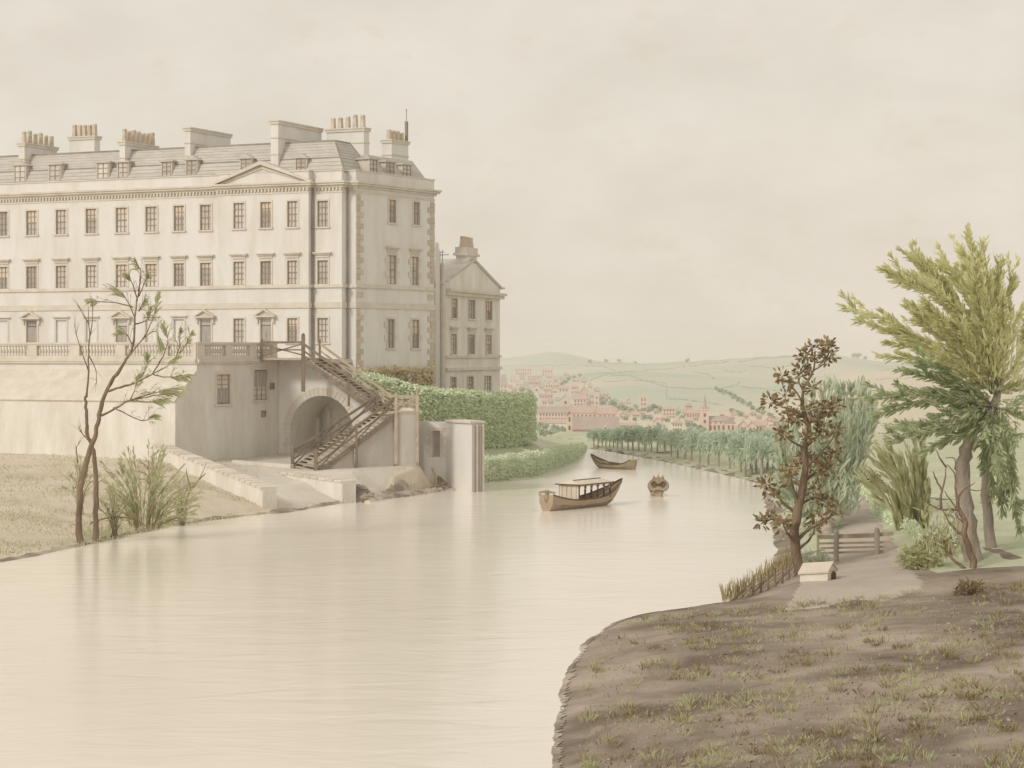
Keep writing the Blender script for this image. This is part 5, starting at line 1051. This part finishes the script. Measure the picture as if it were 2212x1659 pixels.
# ------------------------------------------------------------------ town in the valley
LAND = []
for o in list(C.objects):
    if o.type == 'MESH' and o.name.split('.')[0] in ('valley_ground', 'hill_near', 'hill_middle', 'hill_far'):
        LAND.append(BVHTree.FromPolygons([v.co + o.location for v in o.data.vertices], [tuple(p.vertices) for p in o.data.polygons]))
def Yof(x, y):
    d = Vector(((x - CX) / FPX, 1, -(y - HY) / FPX)).normalized(); best = None
    for t_ in LAND:
        h = t_.ray_cast(Vector((0, 0, EYE)), d)
        if h[0] is not None and (best is None or h[0].y < best): best = h[0].y
    if best: return best
    lo, hi = 230, 3500
    for _ in range(40):
        md = (lo + hi) / 2
        if prof(md, x) > y: lo = md
        else: hi = md
    return lo
WINM = {}
def town(name, label, x0, x1, yt_, yb, roof='gable', rows=2, cols_=3, rise=.35, depth=.8, mk='townwall', rk='townroof', chim=1, cat='house', slope=0, wmul=1.0):
    xm = (x0 + x1) / 2; Y = Yof(xm, yb); a = P(x0, yb, Y); wd = (x1 - x0) / FPX * Y; h = (yb - yt_) / FPX * Y; zr_ = h * rise; he = h - zr_; dpt = wd * depth if depth < 3 else depth
    o = thing(name, label, cat, (a.x + wd / 2, Y, a.z)); m = MB(); x_, y_, z_ = a.x, Y, a.z - 2.5
    m.box(x_, x_ + wd, y_, y_ + dpt, z_, a.z + he)
    if roof == 'front': m.prism([(x_, y_, a.z + he), (x_ + wd, y_, a.z + he), (x_ + wd / 2, y_, a.z + h)], (0, dpt, 0))
    if roof == 'gable': m.prism([(x_ + .05, y_, a.z + he), (x_ + .05, y_ + dpt, a.z + he), (x_ + .05, y_ + dpt / 2, a.z + h)], (wd - .1, 0, 0))
    if roof == 'flat': m.box(x_ - .2, x_ + wd + .2, y_ - .2, y_ + dpt, a.z + he, a.z + h)
    if roof == 'tower':
        for k in range(3): q = x_ + wd * k / 2.5; m.box(q, q + wd * .2, y_, y_ + dpt, a.z + he, a.z + h)
    m.build('wall', M[mk], o)
    t = max(.18, wd * .02)
    if roof == 'gable':
        m = MB(); e = .35
        for s in (-1, 1):
            yc = y_ + dpt / 2; m.prism([(x_ - e, yc, a.z + h + .02), (x_ - e, yc + s * (dpt / 2 + e), a.z + he - e * .3), (x_ - e, yc + s * (dpt / 2 + e), a.z + he - e * .3 + t), (x_ - e, yc, a.z + h + t)], (wd + 2 * e, 0, 0))
        rfo = m.build('roof', M[rk], o)
    elif roof == 'front':
        m = MB(); e = .3; xc = x_ + wd / 2
        for s in (-1, 1): m.prism([(xc, y_ - e, a.z + h + .02), (xc + s * (wd / 2 + e), y_ - e, a.z + he - e * .5), (xc + s * (wd / 2 + e), y_ - e, a.z + he - e * .5 + t), (xc, y_ - e, a.z + h + t)], (0, dpt + e, 0))
        rfo = m.build('roof', M[rk], o)
    elif roof == 'hip':
        m = MB(); i = len(m.v); e = .5; b_ = [(x_ - e, y_ - e), (x_ + wd + e, y_ - e), (x_ + wd + e, y_ + dpt + e), (x_ - e, y_ + dpt + e)]; t_ = [(x_ + wd * .28, y_ + dpt * .45), (x_ + wd * .72, y_ + dpt * .45), (x_ + wd * .72, y_ + dpt * .55), (x_ + wd * .28, y_ + dpt * .55)]
        m.hexa([(*q, a.z + he) for q in b_] + [(*q, a.z + h) for q in t_]); rfo = m.build('roof', M[rk], o)
    else: rfo = o
    for k in range(chim):
        q = x_ + wd * (.08 + .84 * (k / max(chim - 1, 1) if chim > 1 else (.1 if roof != 'front' else .5))); cw = max(.8, wd * .045); m = MB(); zc = a.z + h
        m.box(q - cw / 2, q + cw / 2, y_ + dpt * .45, y_ + dpt * .45 + cw, zc - h * .3, zc + h * .16); m.box(q - cw * .6, q + cw * .6, y_ + dpt * .45 - .1, y_ + dpt * .45 + cw + .1, zc + h * .16, zc + h * .2); m.build('chimney', M[mk], rfo)
    ww = min(wd / (cols_ + .6) * .42, 1.5) * wmul if cols_ else 0; wh = he / max(rows, 1) * .5 * wmul
    for r in range(rows):
        for c in range(cols_):
            xc = x_ + wd * (c + .7) / (cols_ + .4); zc = a.z + he * (r + .5) / rows; m = MB(); m.box(xc - ww / 2, xc + ww / 2, y_ - .12, y_ + .05, zc - wh / 2, zc + wh / 2)
            wo = m.build('window', M['townwin'], o)
    return o
import re
NEAR = []
T = [
 ('town_house', 'tall narrow pink house with steep grey roof, peeping past the gabled house', 1079, 1097, 808, 853, 'hip', 3, 2, .55, .9, 'townwall', 'townroofgrey', 0),
 ('town_terrace', 'highest terrace in the town, a flat block with many windows under the far hill', 1112, 1150, 794, 810, 'flat', 2, 7, .14, .4, 'townwall', 'townroof', 3),
 ('town_terrace', 'flat roofed pale block on the hill right of the highest terrace', 1170, 1195, 795, 813, 'flat', 2, 4, .2, .4, 'townwall', 'townroof', 2),
 ('town_terrace', 'pink terrace stepping down the hillside below the highest block', 1139, 1171, 810, 822, 'flat', 2, 6, .14, .4, 'townwall', 'townroof', 2),
 ('town_terrace', 'long low terrace just below the stepping pink terrace', 1142, 1170, 821, 832, 'gable', 1, 6, .35, .35, 'townwall', 'townroof', 2),
 ('town_cottage', 'first of the small gabled cottages below the hillside terraces', 1172, 1184, 822, 838, 'front', 1, 2, .45, 1, 'townwall', 'townroof', 0),
 ('town_cottage', 'middle one of the small gabled cottages below the hillside terraces', 1183, 1195, 822, 838, 'front', 1, 2, .45, 1, 'townwall', 'townroof', 0),
 ('town_cottage', 'last of the small gabled cottages below the hillside terraces', 1194, 1206, 823, 838, 'front', 1, 2, .45, 1, 'townwall', 'townroof', 0),
 ('town_house', 'lone small house with a single window on the slope left of town', 1152, 1166, 831, 847, 'front', 1, 1, .4, 1, 'townwall', 'townroof', 0),
 ('town_house', 'wide low house left of the chimneyed square house', 1206, 1229, 833, 847, 'gable', 1, 3, .4, .5, 'townwall', 'townroof', 2),
 ('town_house', 'square two storey house with paired chimneys behind the tall gable', 1233, 1251, 831, 852, 'flat', 2, 4, .12, .6, 'townwall', 'townroof', 2),
 ('town_house', 'tall pale gabled house, biggest in the middle of the town', 1252, 1274, 835, 875, 'front', 3, 2, .35, 1.5, 'townwall', 'townroof', 1),
 ('town_house', 'brownish side wing leaning against the tall pale gabled house', 1273, 1284, 848, 876, 'flat', 2, 2, .08, 1, 'quay', 'townroof', 0),
 ('church_tower', 'square crenellated tower right of the tall pale gable', 1284, 1294, 851, 876, 'tower', 2, 1, .1, 1, 'townwall', 'townroof', 0),
 ('town_house', 'narrow gabled house with chimney left of the twin chimney house', 1211, 1232, 853, 876, 'front', 1, 1, .45, 1, 'townwall', 'townroof', 1),
 ('town_house', 'gabled house with twin chimneys in front of the tall pale gable', 1238, 1268, 853, 877, 'gable', 2, 4, .4, .5, 'townwall', 'townroof', 2),
 ('town_shed', 'long low shed on the slope above the chimney row', 1164, 1195, 849, 861, 'gable', 1, 5, .35, .35, 'townwall', 'townroof', 0),
 ('chimney_row', 'long row of houses with five chimneys beside the hedge end', 1163, 1232, 879, 909, 'gable', 2, 10, .42, .3, 'townwall', 'townroofgrey', 5),
 ('town_row', 'long roofed row right of the five chimney row', 1234, 1290, 878, 906, 'gable', 1, 6, .5, .3, 'townwall', 'townroof', 3),
 ('town_row', 'low gabled row at the right end of the long roofed rows', 1290, 1332, 882, 906, 'gable', 1, 4, .5, .3, 'townwall', 'townroof', 1),
 ('town_house', 'tower like house among trees on the middle slope', 1382, 1398, 856, 888, 'flat', 3, 2, .08, .8, 'townwall', 'townroof', 1),
 ('town_house', 'house with a dark window grid on the slope left of the church', 1431, 1459, 879, 904, 'hip', 3, 4, .2, .8, 'townwall', 'townroof', 1),
 ('town_house', 'white two storey house with small windows above the pollard row', 1451, 1475, 908, 932, 'hip', 2, 4, .25, .8, 'whitestone', 'townroof', 2),
 ('town_hut', 'small gabled hut left of the white two storey house', 1411, 1432, 902, 921, 'front', 1, 1, .5, 1, 'townwall', 'townroof', 0),
 ('town_row', 'low chimneyed row directly left of the church tower', 1476, 1513, 886, 903, 'gable', 1, 6, .4, .35, 'townwall', 'townroof', 4),
 ('town_cottage', 'first gabled cottage right of the church', 1597, 1615, 909, 932, 'front', 1, 2, .45, 1, 'townwall', 'townroof', 1),
 ('town_cottage', 'second gabled cottage right of the church', 1615, 1634, 911, 933, 'front', 1, 2, .45, 1, 'townwall', 'townroof', 1),
 ('town_row', 'low long row at the right end of the town beyond the cottages', 1632, 1655, 911, 932, 'gable', 1, 3, .4, .5, 'townwall', 'townroof', 2),
 ('town_house', 'pale hip roofed pavilion house beside the big willow', 1667, 1702, 925, 966, 'hip', 1, 3, .38, .8, 'townwall', 'townroof', 1),
 ('town_row', 'pale low row behind the trees under the middle slope', 1338, 1376, 914, 926, 'gable', 1, 5, .4, .35, 'townwall', 'townroof', 3),
 ('town_house', 'little hip roofed house between the hut and the church', 1480, 1498, 902, 920, 'hip', 1, 3, .35, .8, 'townwall', 'townroof', 1),
]
for q in T:
    town(*q); NEAR.append(((q[2] + q[3]) / 2, q[5], re.split(r',| with | right | left | below | behind | under | above | on | at | in | of the | directly | beside | among | leaning | just | stepping | that ', q[1])[0].replace(' between the hut and the church', '').replace('first of the small gabled cottages', 'first small cottage').replace('last of the small gabled cottages', 'last small cottage').replace('middle one of the small gabled cottages', 'middle small cottage')))
NEAR += [(1285, 951, 'big plain riverside barn'), (1230, 952, 'slim pink tower house'), (1197, 924, 'brownish open shed'), (1545, 932, 'pink stone church')]
CG = random.Random(12)
spots = [(1120, 833), (1131, 841), (1141, 846), (1128, 820), (1108, 824), (1182, 846), (1196, 848), (1214, 822), (1224, 812), (1150, 858), (1206, 866), (1190, 872), (1176, 872), (1297, 862), (1308, 856), (1318, 874), (1240, 858), (1345, 902), (1356, 898), (1400, 902), (1418, 893), (1466, 890), (1344, 878), (1358, 872), (1500, 896), (1580, 906), (1640, 905), (1652, 918), (1662, 910), (1602, 898), (1425, 884), (1374, 900), (1100, 838), (1112, 846), (1136, 834), (1158, 820), (1168, 840), (1187, 816), (1200, 826), (1218, 840), (1244, 824), (1262, 826), (1275, 838), (1290, 846), (1303, 872), (1330, 888), (1366, 888), (1388, 898), (1408, 884), (1436, 908), (1448, 896), (1488, 882), (1504, 908), (1560, 900), (1586, 896), (1612, 903), (1628, 898), (1646, 926), (1660, 932), (1676, 916), (1690, 910)]
for k, (x, y) in enumerate(spots):
    wd_, hh_ = CG.uniform(9, 16), CG.uniform(7, 12); o = town('town_cottage', 'small pink cottage, one of many scattered over the valley town', x - wd_ / 2, x + wd_ / 2, y - hh_, y + 2, CG.choice(['gable', 'gable', 'front', 'hip']), CG.choice([1, 1, 2]), CG.choice([2, 3]), CG.uniform(.35, .5), CG.uniform(.5, .9), 'townwall', CG.choice(['townroof', 'townroofgrey']), CG.choice([0, 1, 1])); o['group'] = 'cottages scattered over the valley town'
# riverside barn: long plain roof, gabled end tower, dormer, garden wall
bn = town('riverside_barn', 'big plain barn with a long grey roof and small dormer at the river bend', 1236, 1334, 902, 951, 'gable', 0, 0, .52, .32, 'townwall', 'townroofgrey', 0, 'barn')
Yb2 = Yof(1285, 951); m = MB(); a = P(1308, 928, Yb2 - .2); s_ = Yb2 / FPX; m.prism([(a.x - 4.5 * s_, a.y, a.z), (a.x + 4.5 * s_, a.y, a.z), (a.x + 4.5 * s_, a.y, a.z + 6 * s_), (a.x, a.y, a.z + 11 * s_), (a.x - 4.5 * s_, a.y, a.z + 6 * s_)], (0, 6 * s_, 0)); d_ = m.build('dormer', M['townwall'], bn)
m = MB(); m.box(a.x - 2 * s_, a.x + 2 * s_, a.y - .1, a.y + .05, a.z + 1 * s_, a.z + 5 * s_); m.build('window', M['townwin'], d_)
town('gate_tower', 'slim pink tower house standing at the left end of the barn', 1224, 1236, 889, 952, 'front', 3, 1, .12, 1, 'townwall', 'townroof', 0, 'tower')
town('boat_shed', 'brownish open shed left of the slim tower, above round garden trees', 1170, 1224, 906, 924, 'gable', 0, 0, .45, .35, 'quay', 'townroof', 0, 'shed')
# church
Yc = Yof(1545, 932); cs_ = Yc / FPX; chx = thing('church', 'pink stone church with a slender spire on its square tower', 'church', P(1545, 932, Yc)); pz = lambda x, y, d=0: P(x, y, Yc + d)
def cbox(x0, x1, y0, y1, d0, d1):
    a, b = P(x0, y1, Yc), P(x1, y0, Yc); m = MB(); m.box(a.x, b.x, Yc + d0 * cs_, Yc + d1 * cs_, a.z, b.z); return m
cbox(1514, 1531, 885, 940, 0, 17).build('tower', M['townwall'], chx); tw = [o for o in chx.children if o.name.startswith('tower')][0]
cbox(1512.5, 1532.5, 883, 886, -1.5, 18.5).build('parapet', M['townwall'], tw)
for x in (1513, 1530): cbox(x, x + 2.5, 877, 883, -1, 2).build('pinnacle', M['townroof'], tw)
a = P(1522.5, 884, Yc + 8.5 * cs_); top = P(1522.5, 851, Yc + 8.5 * cs_); m = MB(); m.tube([a, a.lerp(top, .25), a.lerp(top, .78), top], [6.0 * cs_, 3.4 * cs_, .9 * cs_, .1], 8); m.build('spire', M['townroofgrey'], tw)
for y in (893, 907): cbox(1520, 1525, y, y + 7, -.5, .5).build('window', M['townwin'], tw)
cbox(1529, 1571, 909, 940, 4, 26).build('nave', M['townwall'], chx); m = MB(); a, b, c = pz(1527, 910, 2 * cs_), pz(1527, 910, 28 * cs_), pz(1529, 898.5, 15 * cs_); m.prism([a, b, c], P(1573, 910, Yc) - P(1527, 910, Yc)); m.build('roof', M['townroofgrey'], chx)
for x in (1533, 1542, 1551, 1561): cbox(x, x + 4, 919, 929, 3.3, 4.3).build('window', M['townwin'], chx)
for x in (1534, 1545, 1556): cbox(x, x + 2.5, 912, 915, 3.3, 4.3).build('window', M['townwin'], chx)
cbox(1567, 1589, 914, 940, 0, 18).build('transept', M['townwall'], chx); m = MB(); m.prism([pz(1565, 915, -.6 * cs_), pz(1591, 915, -.6 * cs_), pz(1578, 902, -.6 * cs_)], (0, 19 * cs_, 0)); m.build('roof', M['townroofgrey'], chx)
for x in (1572, 1581): cbox(x, x + 4, 919, 929, -.6, .4).build('window', M['townwin'], chx)
cbox(1588, 1595, 921, 940, 2, 14).build('porch', M['quay'], chx)
# round trees in and around the town, and on the ridges
def crown_mesh(n, seed, tall=1.0):
    random.seed(seed); l_, t = MB(), MB(); t.tube([(0, 0, -.6), (0, 0, .5)], [.07, .05], 5)
    blobs = [(Vector((ru(-.5, .5), ru(-.5, .5), ru(.5, 1.25) * tall)), ru(.3, .55)) for _ in range(7)]
    for _ in range(n): c, r = blobs[int(R() * 7)]; d = Vector((ru(-1, 1), ru(-1, 1), ru(-1, 1))).normalized(); l_.leaf(c + d * r * ru(.6, 1.05), ru(.07, .16), .7)
    return t.mesh('trunk', M['barkgrey'], Vector()), l_.mesh('crown', M['towntree'], Vector())
CM = [crown_mesh(420, 3), crown_mesh(420, 4, 1.2), crown_mesh(420, 6, .85)]; random.seed(31)
tl = [(1165, 928, 12), (1180, 931, 11), (1195, 932, 11), (1208, 933, 10), (1219, 934, 10), (1170, 945, 13), (1190, 947, 13), (1210, 948, 12), (1207, 840, 6), (1222, 828, 7), (1213, 833, 6), (1300, 868, 9), (1312, 870, 9), (1325, 880, 12), (1336, 886, 11), (1346, 892, 12), (1310, 892, 9), (1322, 893, 9), (1380, 893, 8), (1393, 893, 8), (1404, 890, 10), (1412, 886, 9), (1423, 892, 9), (1372, 886, 8), (1362, 893, 8), (1352, 908, 8), (1370, 909, 8), (1390, 908, 9), (1405, 909, 8), (1345, 934, 12), (1360, 936, 12), (1378, 937, 12), (1396, 937, 12), (1412, 938, 12), (1428, 940, 12), (1465, 900, 8), (1474, 910, 9), (1486, 926, 10), (1500, 925, 9), (1508, 934, 12), (1520, 938, 10), (1534, 942, 8), (1490, 938, 10), (1550, 946, 9), (1605, 940, 10), (1620, 944, 13), (1640, 946, 14), (1655, 950, 15), (1548, 842, 7), (1557, 848, 8), (1566, 853, 8), (1575, 857, 8), (1585, 862, 9), (1596, 868, 9), (1606, 874, 9), (1617, 879, 9), (1627, 885, 9), (1638, 892, 9), (1580, 890, 8), (1592, 894, 8), (1600, 900, 7), (1650, 898, 8), (1662, 904, 9), (1674, 910, 9), (1128, 846, 8), (1110, 848, 7), (1145, 850, 7), (1240, 818, 5), (1252, 814, 5), (1228, 822, 6), (1440, 912, 8), (1425, 925, 9), (1568, 948, 9), (1586, 948, 9)]
for x, y, r in tl:
    Y = Yof(x, y); s_ = r * Y / FPX * 1.05; nx, ny, nm = min(NEAR, key=lambda h: (h[0] - x) ** 2 + 2.5 * (h[1] - y) ** 2); put_tree(CM[int(R() * 3)], 'round_tree', f"small round green tree {'in front of' if y > ny + 4 else 'above' if y < ny - 14 else 'left of' if x < nx else 'right of'} the {nm}", 'tree', P(x, y, Y) - Vector((0, 0, .3 * s_)), s_, 'round trees among the town')
def on_ridge(k, x, t):
    cs, Yc_, Yf_, yf_ = RID[k]; y = None
    for a, b in zip(cs, cs[1:]):
        if a.x <= x <= b.x: y = a.y + (b.y - a.y) * (x - a.x) / (b.x - a.x)
    Y = Yf_ + (Yc_ - Yf_) * t; e = math.sin(t * math.pi / 2) ** 1.1; f_, tp = P(x, yf_, Y).z, P(x, y, Yc_).z; return Vector(((x - CX) / FPX * Y, Y, f_ + (tp - f_) * e + noise.noise(Vector((x * .012, t * 3, Yc_))) * .0006 * Y * (1 - t)))
for k, x, r, lb_ in ((1, 1275, 9, 'pale tree clump standing alone on the ridge right of the far round hill'), (1, 1310, 7, 'first round tree on the ridge skyline above the town'), (1, 1337, 7, 'second round tree on the ridge skyline above the town'), (1, 1373, 6, 'third and smallest round tree on the ridge skyline'), (1, 1484, 8, 'lone tree on the skyline above the church'), (1, 1846, 9, 'tall tree in the skyline clump right of the sapling top'), (1, 1856, 10, 'broad tree in the skyline clump right of the sapling top'), (1, 1868, 7, 'low tree at the end of the skyline clump right of the sapling top')):
    p = on_ridge(k, x, .995); s_ = r * p.y / FPX * .85; put_tree(CM[int(R() * 3)], 'skyline_tree', lb_, 'tree', p - Vector((0, 0, .25 * s_)), s_)
# hedgerows across the hills: too many bushes to count
m = MB()
def hedgerow(path, thick):
    for (x0, y0), (x1, y1) in zip(path, path[1:]):
        n = int(math.hypot(x1 - x0, y1 - y0) / 1.9) + 2
        for j in range(n):
            if R() < .1: continue
            u = (j + R()) / n; x = x0 + (x1 - x0) * u; y = y0 + (y1 - y0) * u + .8 * math.sin(x * .11); Y = Yof(x, y); p = P(x, y, Y); s_ = Y / FPX; big_ = thick * (1.9 if R() < .12 else 1)
            for _ in range(6): m.leaf(p + Vector((ru(-1.3, 1.3) * s_, ru(-2, 2) * s_, ru(-.3, 1.5 * big_) * s_)), s_ * ru(.45, .9), .8)
for path, th in (([(1082, 791), (1200, 790), (1230, 787)], 1), ([(1207, 819), (1250, 812), (1297, 807), (1364, 804), (1427, 799), (1534, 787), (1574, 782)], 1.2), ([(1250, 829), (1285, 818), (1314, 809)], 1), ([(1314, 810), (1357, 812), (1430, 834), (1457, 839), (1534, 842), (1580, 836), (1600, 826)], 1.2), ([(1590, 834), (1640, 840), (1700, 846)], 1), ([(1440, 836), (1440, 862)], 1), ([(1440, 862), (1497, 866), (1564, 876)], 1.5), ([(1594, 783), (1647, 775), (1734, 770)], 1.2), ([(1300, 825), (1380, 822), (1440, 828)], .9), ([(1560, 800), (1590, 806), (1610, 800)], 1), ([(1500, 804), (1530, 810), (1545, 820)], .9), ([(1900, 800), (2000, 795), (2200, 798)], 1), ([(1890, 820), (2010, 815), (2200, 818)], 1), ([(1900, 785), (1960, 784), (2100, 782)], .9), ([(1700, 846), (1790, 850), (1880, 846)], 1.2), ([(1620, 792), (1680, 795), (1720, 790)], .9), ([(1265, 790), (1310, 795), (1330, 800)], .9)): hedgerow(path, th)
for path in ([(1250, 791), (1290, 783.6), (1400, 786.6), (1500, 782.6), (1600, 775.6), (1700, 769.8), (1790, 766)],): hedgerow(path, 1.2)
m.build('hedgerows', M['hedgerow'], kind='stuff')
# strips of far fields beyond the towpath
for k, (x0, x1, y, hpx) in enumerate(((1880, 2200, 915, 1.6), (1890, 2220, 936, 1.6), (1890, 2230, 962, 2.0))):
    m = MB()
    for j in range(160):
        x = ru(x0, x1); Y = Yof(x, y + 3 * math.sin(x * .02)); p = land(x, Y); s_ = Y / FPX
        for _ in range(5): m.leaf(p + Vector((ru(-2, 2) * s_, ru(-1, 1) * s_, ru(0, 2.2) * s_)), s_ * ru(.6, 1.2), .7)
    m.build('field_hedge', M['hedgerow'], kind='stuff')

# ------------------------------------------------------------------ boats
def hull(mb, L_, B_, sheer, stern=.6, n=14, bow_up=1.0, stern_up=.5, depth=.55, keel=-.12):
    secs = []
    for k in range(n + 1):
        t = k / n; x = (t - .5) * L_; wv_ = B_ / 2 * (stern + (1 - stern) * min(1, t / .35)) * (1 - max(0, (t - .55) / .45) ** 1.8 * .97)
        zt_ = depth + stern_up * max(0, 1 - t / .3) ** 1.6 + bow_up * max(0, (t - .5) / .5) ** 1.9; zk_ = keel + (bow_up * .92 + depth) * max(0, (t - .72) / .28) ** 1.6
        secs.append([(x, -wv_, zt_), (x, -wv_ * .92, zk_ + (zt_ - zk_) * .5), (x, -wv_ * .55, zk_ + (zt_ - zk_) * .12), (x, 0, zk_), (x, wv_ * .55, zk_ + (zt_ - zk_) * .12), (x, wv_ * .92, zk_ + (zt_ - zk_) * .5), (x, wv_, zt_)])
    return secs
def boat(name, label, loc, head, L_, B_, **kw):
    o = thing(name, label, 'boat', loc); rot = Matrix.Rotation(head, 4, 'Z'); o.rotation_euler.z = head
    secs = hull(None, L_, B_, 0, **kw); parts = {}
    def pt(q): return Vector(q) + WL[o]
    m = MB(); n = len(secs)
    for row in range(6):    # each strake is a plank part
        mm = MB()
        for k in range(n - 1):
            a, b, c, d = (Vector(secs[k][row]), Vector(secs[k + 1][row]), Vector(secs[k + 1][row + 1]), Vector(secs[k][row + 1])); sg_ = 1 if row >= 3 else -1
            ov = Vector((0, .025 * sg_, 0)); up = a if row < 3 else d
            mm.poly([pt(a + (ov if row >= 3 else Vector())), pt(b + (ov if row >= 3 else Vector())), pt(c + (Vector() if row >= 3 else ov)), pt(d + (Vector() if row >= 3 else ov))])
        mm.build('plank', M['hull'], o)
    mm = MB(); mm.poly([pt(q) for q in secs[0]]); mm.build('transom', M['hull'], o)
    for s in (0, 6):
        mm = MB(); mm.tube([pt(q[s]) for q in secs], .045, 6); mm.build('gunwale', M['hulldark'], o)
    mm = MB(); mm.tube([pt(q[3]) for q in secs], .04, 6); mm.build('keel', M['hulldark'], o)
    return o, secs, pt
c0 = G(1264, 1094, 0)
o, secs, pt = boat('covered_barge', 'wooden pleasure barge with an arched cream canopy, largest boat on the river', (c0.x, c0.y, .02), math.radians(56), 9.2, 1.75, bow_up=1.0, stern_up=.45, depth=.55)
m = MB(); m.poly([pt((-3.6, -.7, .25)), pt((2.6, -.75, .25)), pt((2.6, .75, .25)), pt((-3.6, .7, .25))]); m.build('floor_boards', M['woodpale'], o)
x0, x1, yy, zt_ = -1.9, 1.9, .72, 1.5
for k in range(6):
    for s in (-1, 1):
        x = x0 + (x1 - x0) * k / 5; m = MB(); m.box(*[pt((x, 0, 0)).x + d for d in (-.045, .045)], *[pt((0, s * yy, 0)).y + d for d in (-.045, .045)], pt((0, 0, .5)).z, pt((0, 0, zt_)).z); m.build('canopy_post', M['hulldark'], o)
        if k < 5:   # small round arch between posts
            xa, xb = x + .05, x + (x1 - x0) / 5 - .05; m = MB(); arcp = [pt(((xa + xb) / 2 - math.cos(math.pi * j / 8) * (xb - xa) / 2, s * yy, zt_ - .36 + math.sin(math.pi * j / 8) * .3)) for j in range(9)]; m.tube(arcp, .03, 5)
            m.prism([pt((xa, s * yy, zt_ - .12)), pt((xb, s * yy, zt_ - .12)), pt((xb, s * yy, zt_)), pt((xa, s * yy, zt_))], (0, .03 * s, 0)); m.build('canopy_arch', M['canvas'], o)
m = MB(); m.prism([pt((x0 - .02, -yy, .4)), pt((x0 - .02, yy, .4)), pt((x0 - .02, yy, zt_)), pt((x0 - .02, -yy, zt_))], (-.04, 0, 0)); cur = m.build('end_curtain', M['canvas'], o)
for k in range(4): m = MB(); y_ = -.54 + k * .36; m.tube([pt((x0 - .08, y_, .6)), pt((x0 - .08, y_, zt_ - .05))], .035, 5); m.build('curtain_fold', M['canvas'], cur)
m = MB(); e = .22; rz = .24; A_ = [pt((x0 - e, -yy - e, zt_)), pt((x1 + e, -yy - e, zt_)), pt((x1 + e, yy + e, zt_)), pt((x0 - e, yy + e, zt_))]; B__ = [pt((x0 + .25, -.12, zt_ + rz)), pt((x1 - .25, -.12, zt_ + rz)), pt((x1 - .25, .12, zt_ + rz)), pt((x0 + .25, .12, zt_ + rz))]; m.hexa(A_ + B__); rf_ = m.build('canopy_roof', M['canvas'], o)
for k in range(4): m = MB(); m.tube([A_[k], A_[(k + 1) % 4]], .04, 5); m.build('roof_edge', M['hulldark'], rf_)
m = MB(); m.tube([B__[0], B__[1]], .05, 5); m.build('roof_ridge', M['hulldark'], rf_)
m = MB(); q = Vector(secs[0][3]); m.tube([pt((-4.35, 0, .2)), pt((-4.55, 0, .8)), pt((-4.5, 0, 1.3))], [.14, .2, .10], 8); m.tube([pt((-4.5, -.6, 1.12)), pt((-4.62, 0, 1.22)), pt((-4.5, .6, 1.12))], [.06, .09, .06], 6); m.build('stern_scroll', M['hull'], o)
c0 = G(1322, 1012, 0)
o, secs, pt = boat('rowing_boat', 'open brown rowing boat with raised ends, farthest upstream of the boats', (c0.x, c0.y, .02), math.radians(130), 5.4, 1.3, bow_up=.75, stern_up=.45, depth=.38)
for x in (-1.3, 0, 1.2): m = MB(); m.box(pt((x, 0, 0)).x - .12, pt((x, 0, 0)).x + .12, pt((0, -.55, 0)).y, pt((0, .55, 0)).y, pt((0, 0, .26)).z, pt((0, 0, .30)).z); m.build('thwart', M['woodpale'], o)
m = MB(); m.poly([pt((-2, -.4, .06)), pt((1.6, -.4, .06)), pt((1.6, .4, .06)), pt((-2, .4, .06))]); m.build('floor_boards', M['woodpale'], o)
for s in (-1, 1): m = MB(); m.tube([pt((-.3, s * .6, .45)), pt((.9, s * .3, .55))], .03, 5); m.box(pt((.9, 0, 0)).x, pt((1.3, 0, 0)).x, pt((0, s * .3 - .06, 0)).y, pt((0, s * .3 + .06, 0)).y, pt((0, 0, .53)).z, pt((0, 0, .57)).z); m.build('oar', M['woodpale'], o)
c0 = G(1418, 1069, 0)
o, secs, pt = boat('ornate_boat', 'small boat seen end on with a carved heart shaped stern and finials', (c0.x, c0.y, .02), math.radians(90), 3.4, .9, stern=.6, bow_up=.35, stern_up=.25, depth=.25)
m = MB(); hp = []
for j in range(36):
    a = j / 36 * 2 * math.pi; r = 1 + .16 * math.cos(2 * a) ; hp.append(pt((-1.85, math.sin(a) * .70 * (1 + .08 * math.cos(a)), .76 + -math.cos(a) * .5 * (1 - .42 * math.exp(-((a if a < math.pi else 2 * math.pi - a) / .45) ** 2)))))
m.prism(hp, (-.07, 0, 0)); sb = m.build('stern_board', M['hull'], o)
for s in (-1, 1):
    m = MB(); m.tube([pt((-1.96, s * (.30 + .22 * math.cos(j * .55) * (1 - j / 26)), .82 + .24 * math.sin(j * .55) * (1 - j / 26))) for j in range(22)], .03, 5); m.build('carved_scroll', M['hulldark'], sb)
m = MB(); m.tube(hp + hp[:1], .04, 5); m.build('board_rim', M['hulldark'], sb); m = MB(); m.lathe(pt((-1.97, 0, .74)), [(.02, 0), (.09, .04), (.09, .12), (.02, .16)], 8); m.build('boss', M['hulldark'], sb)
for y_, h in ((-.3, .3), (0, .36), (.3, .3)): m = MB(); m.lathe(pt((-1.86, y_, 1.2)), [(.09, 0), (.11, h * .4), (.04, h * .75), (.01, h)], 7); m.build('finial', M['hull'], sb)
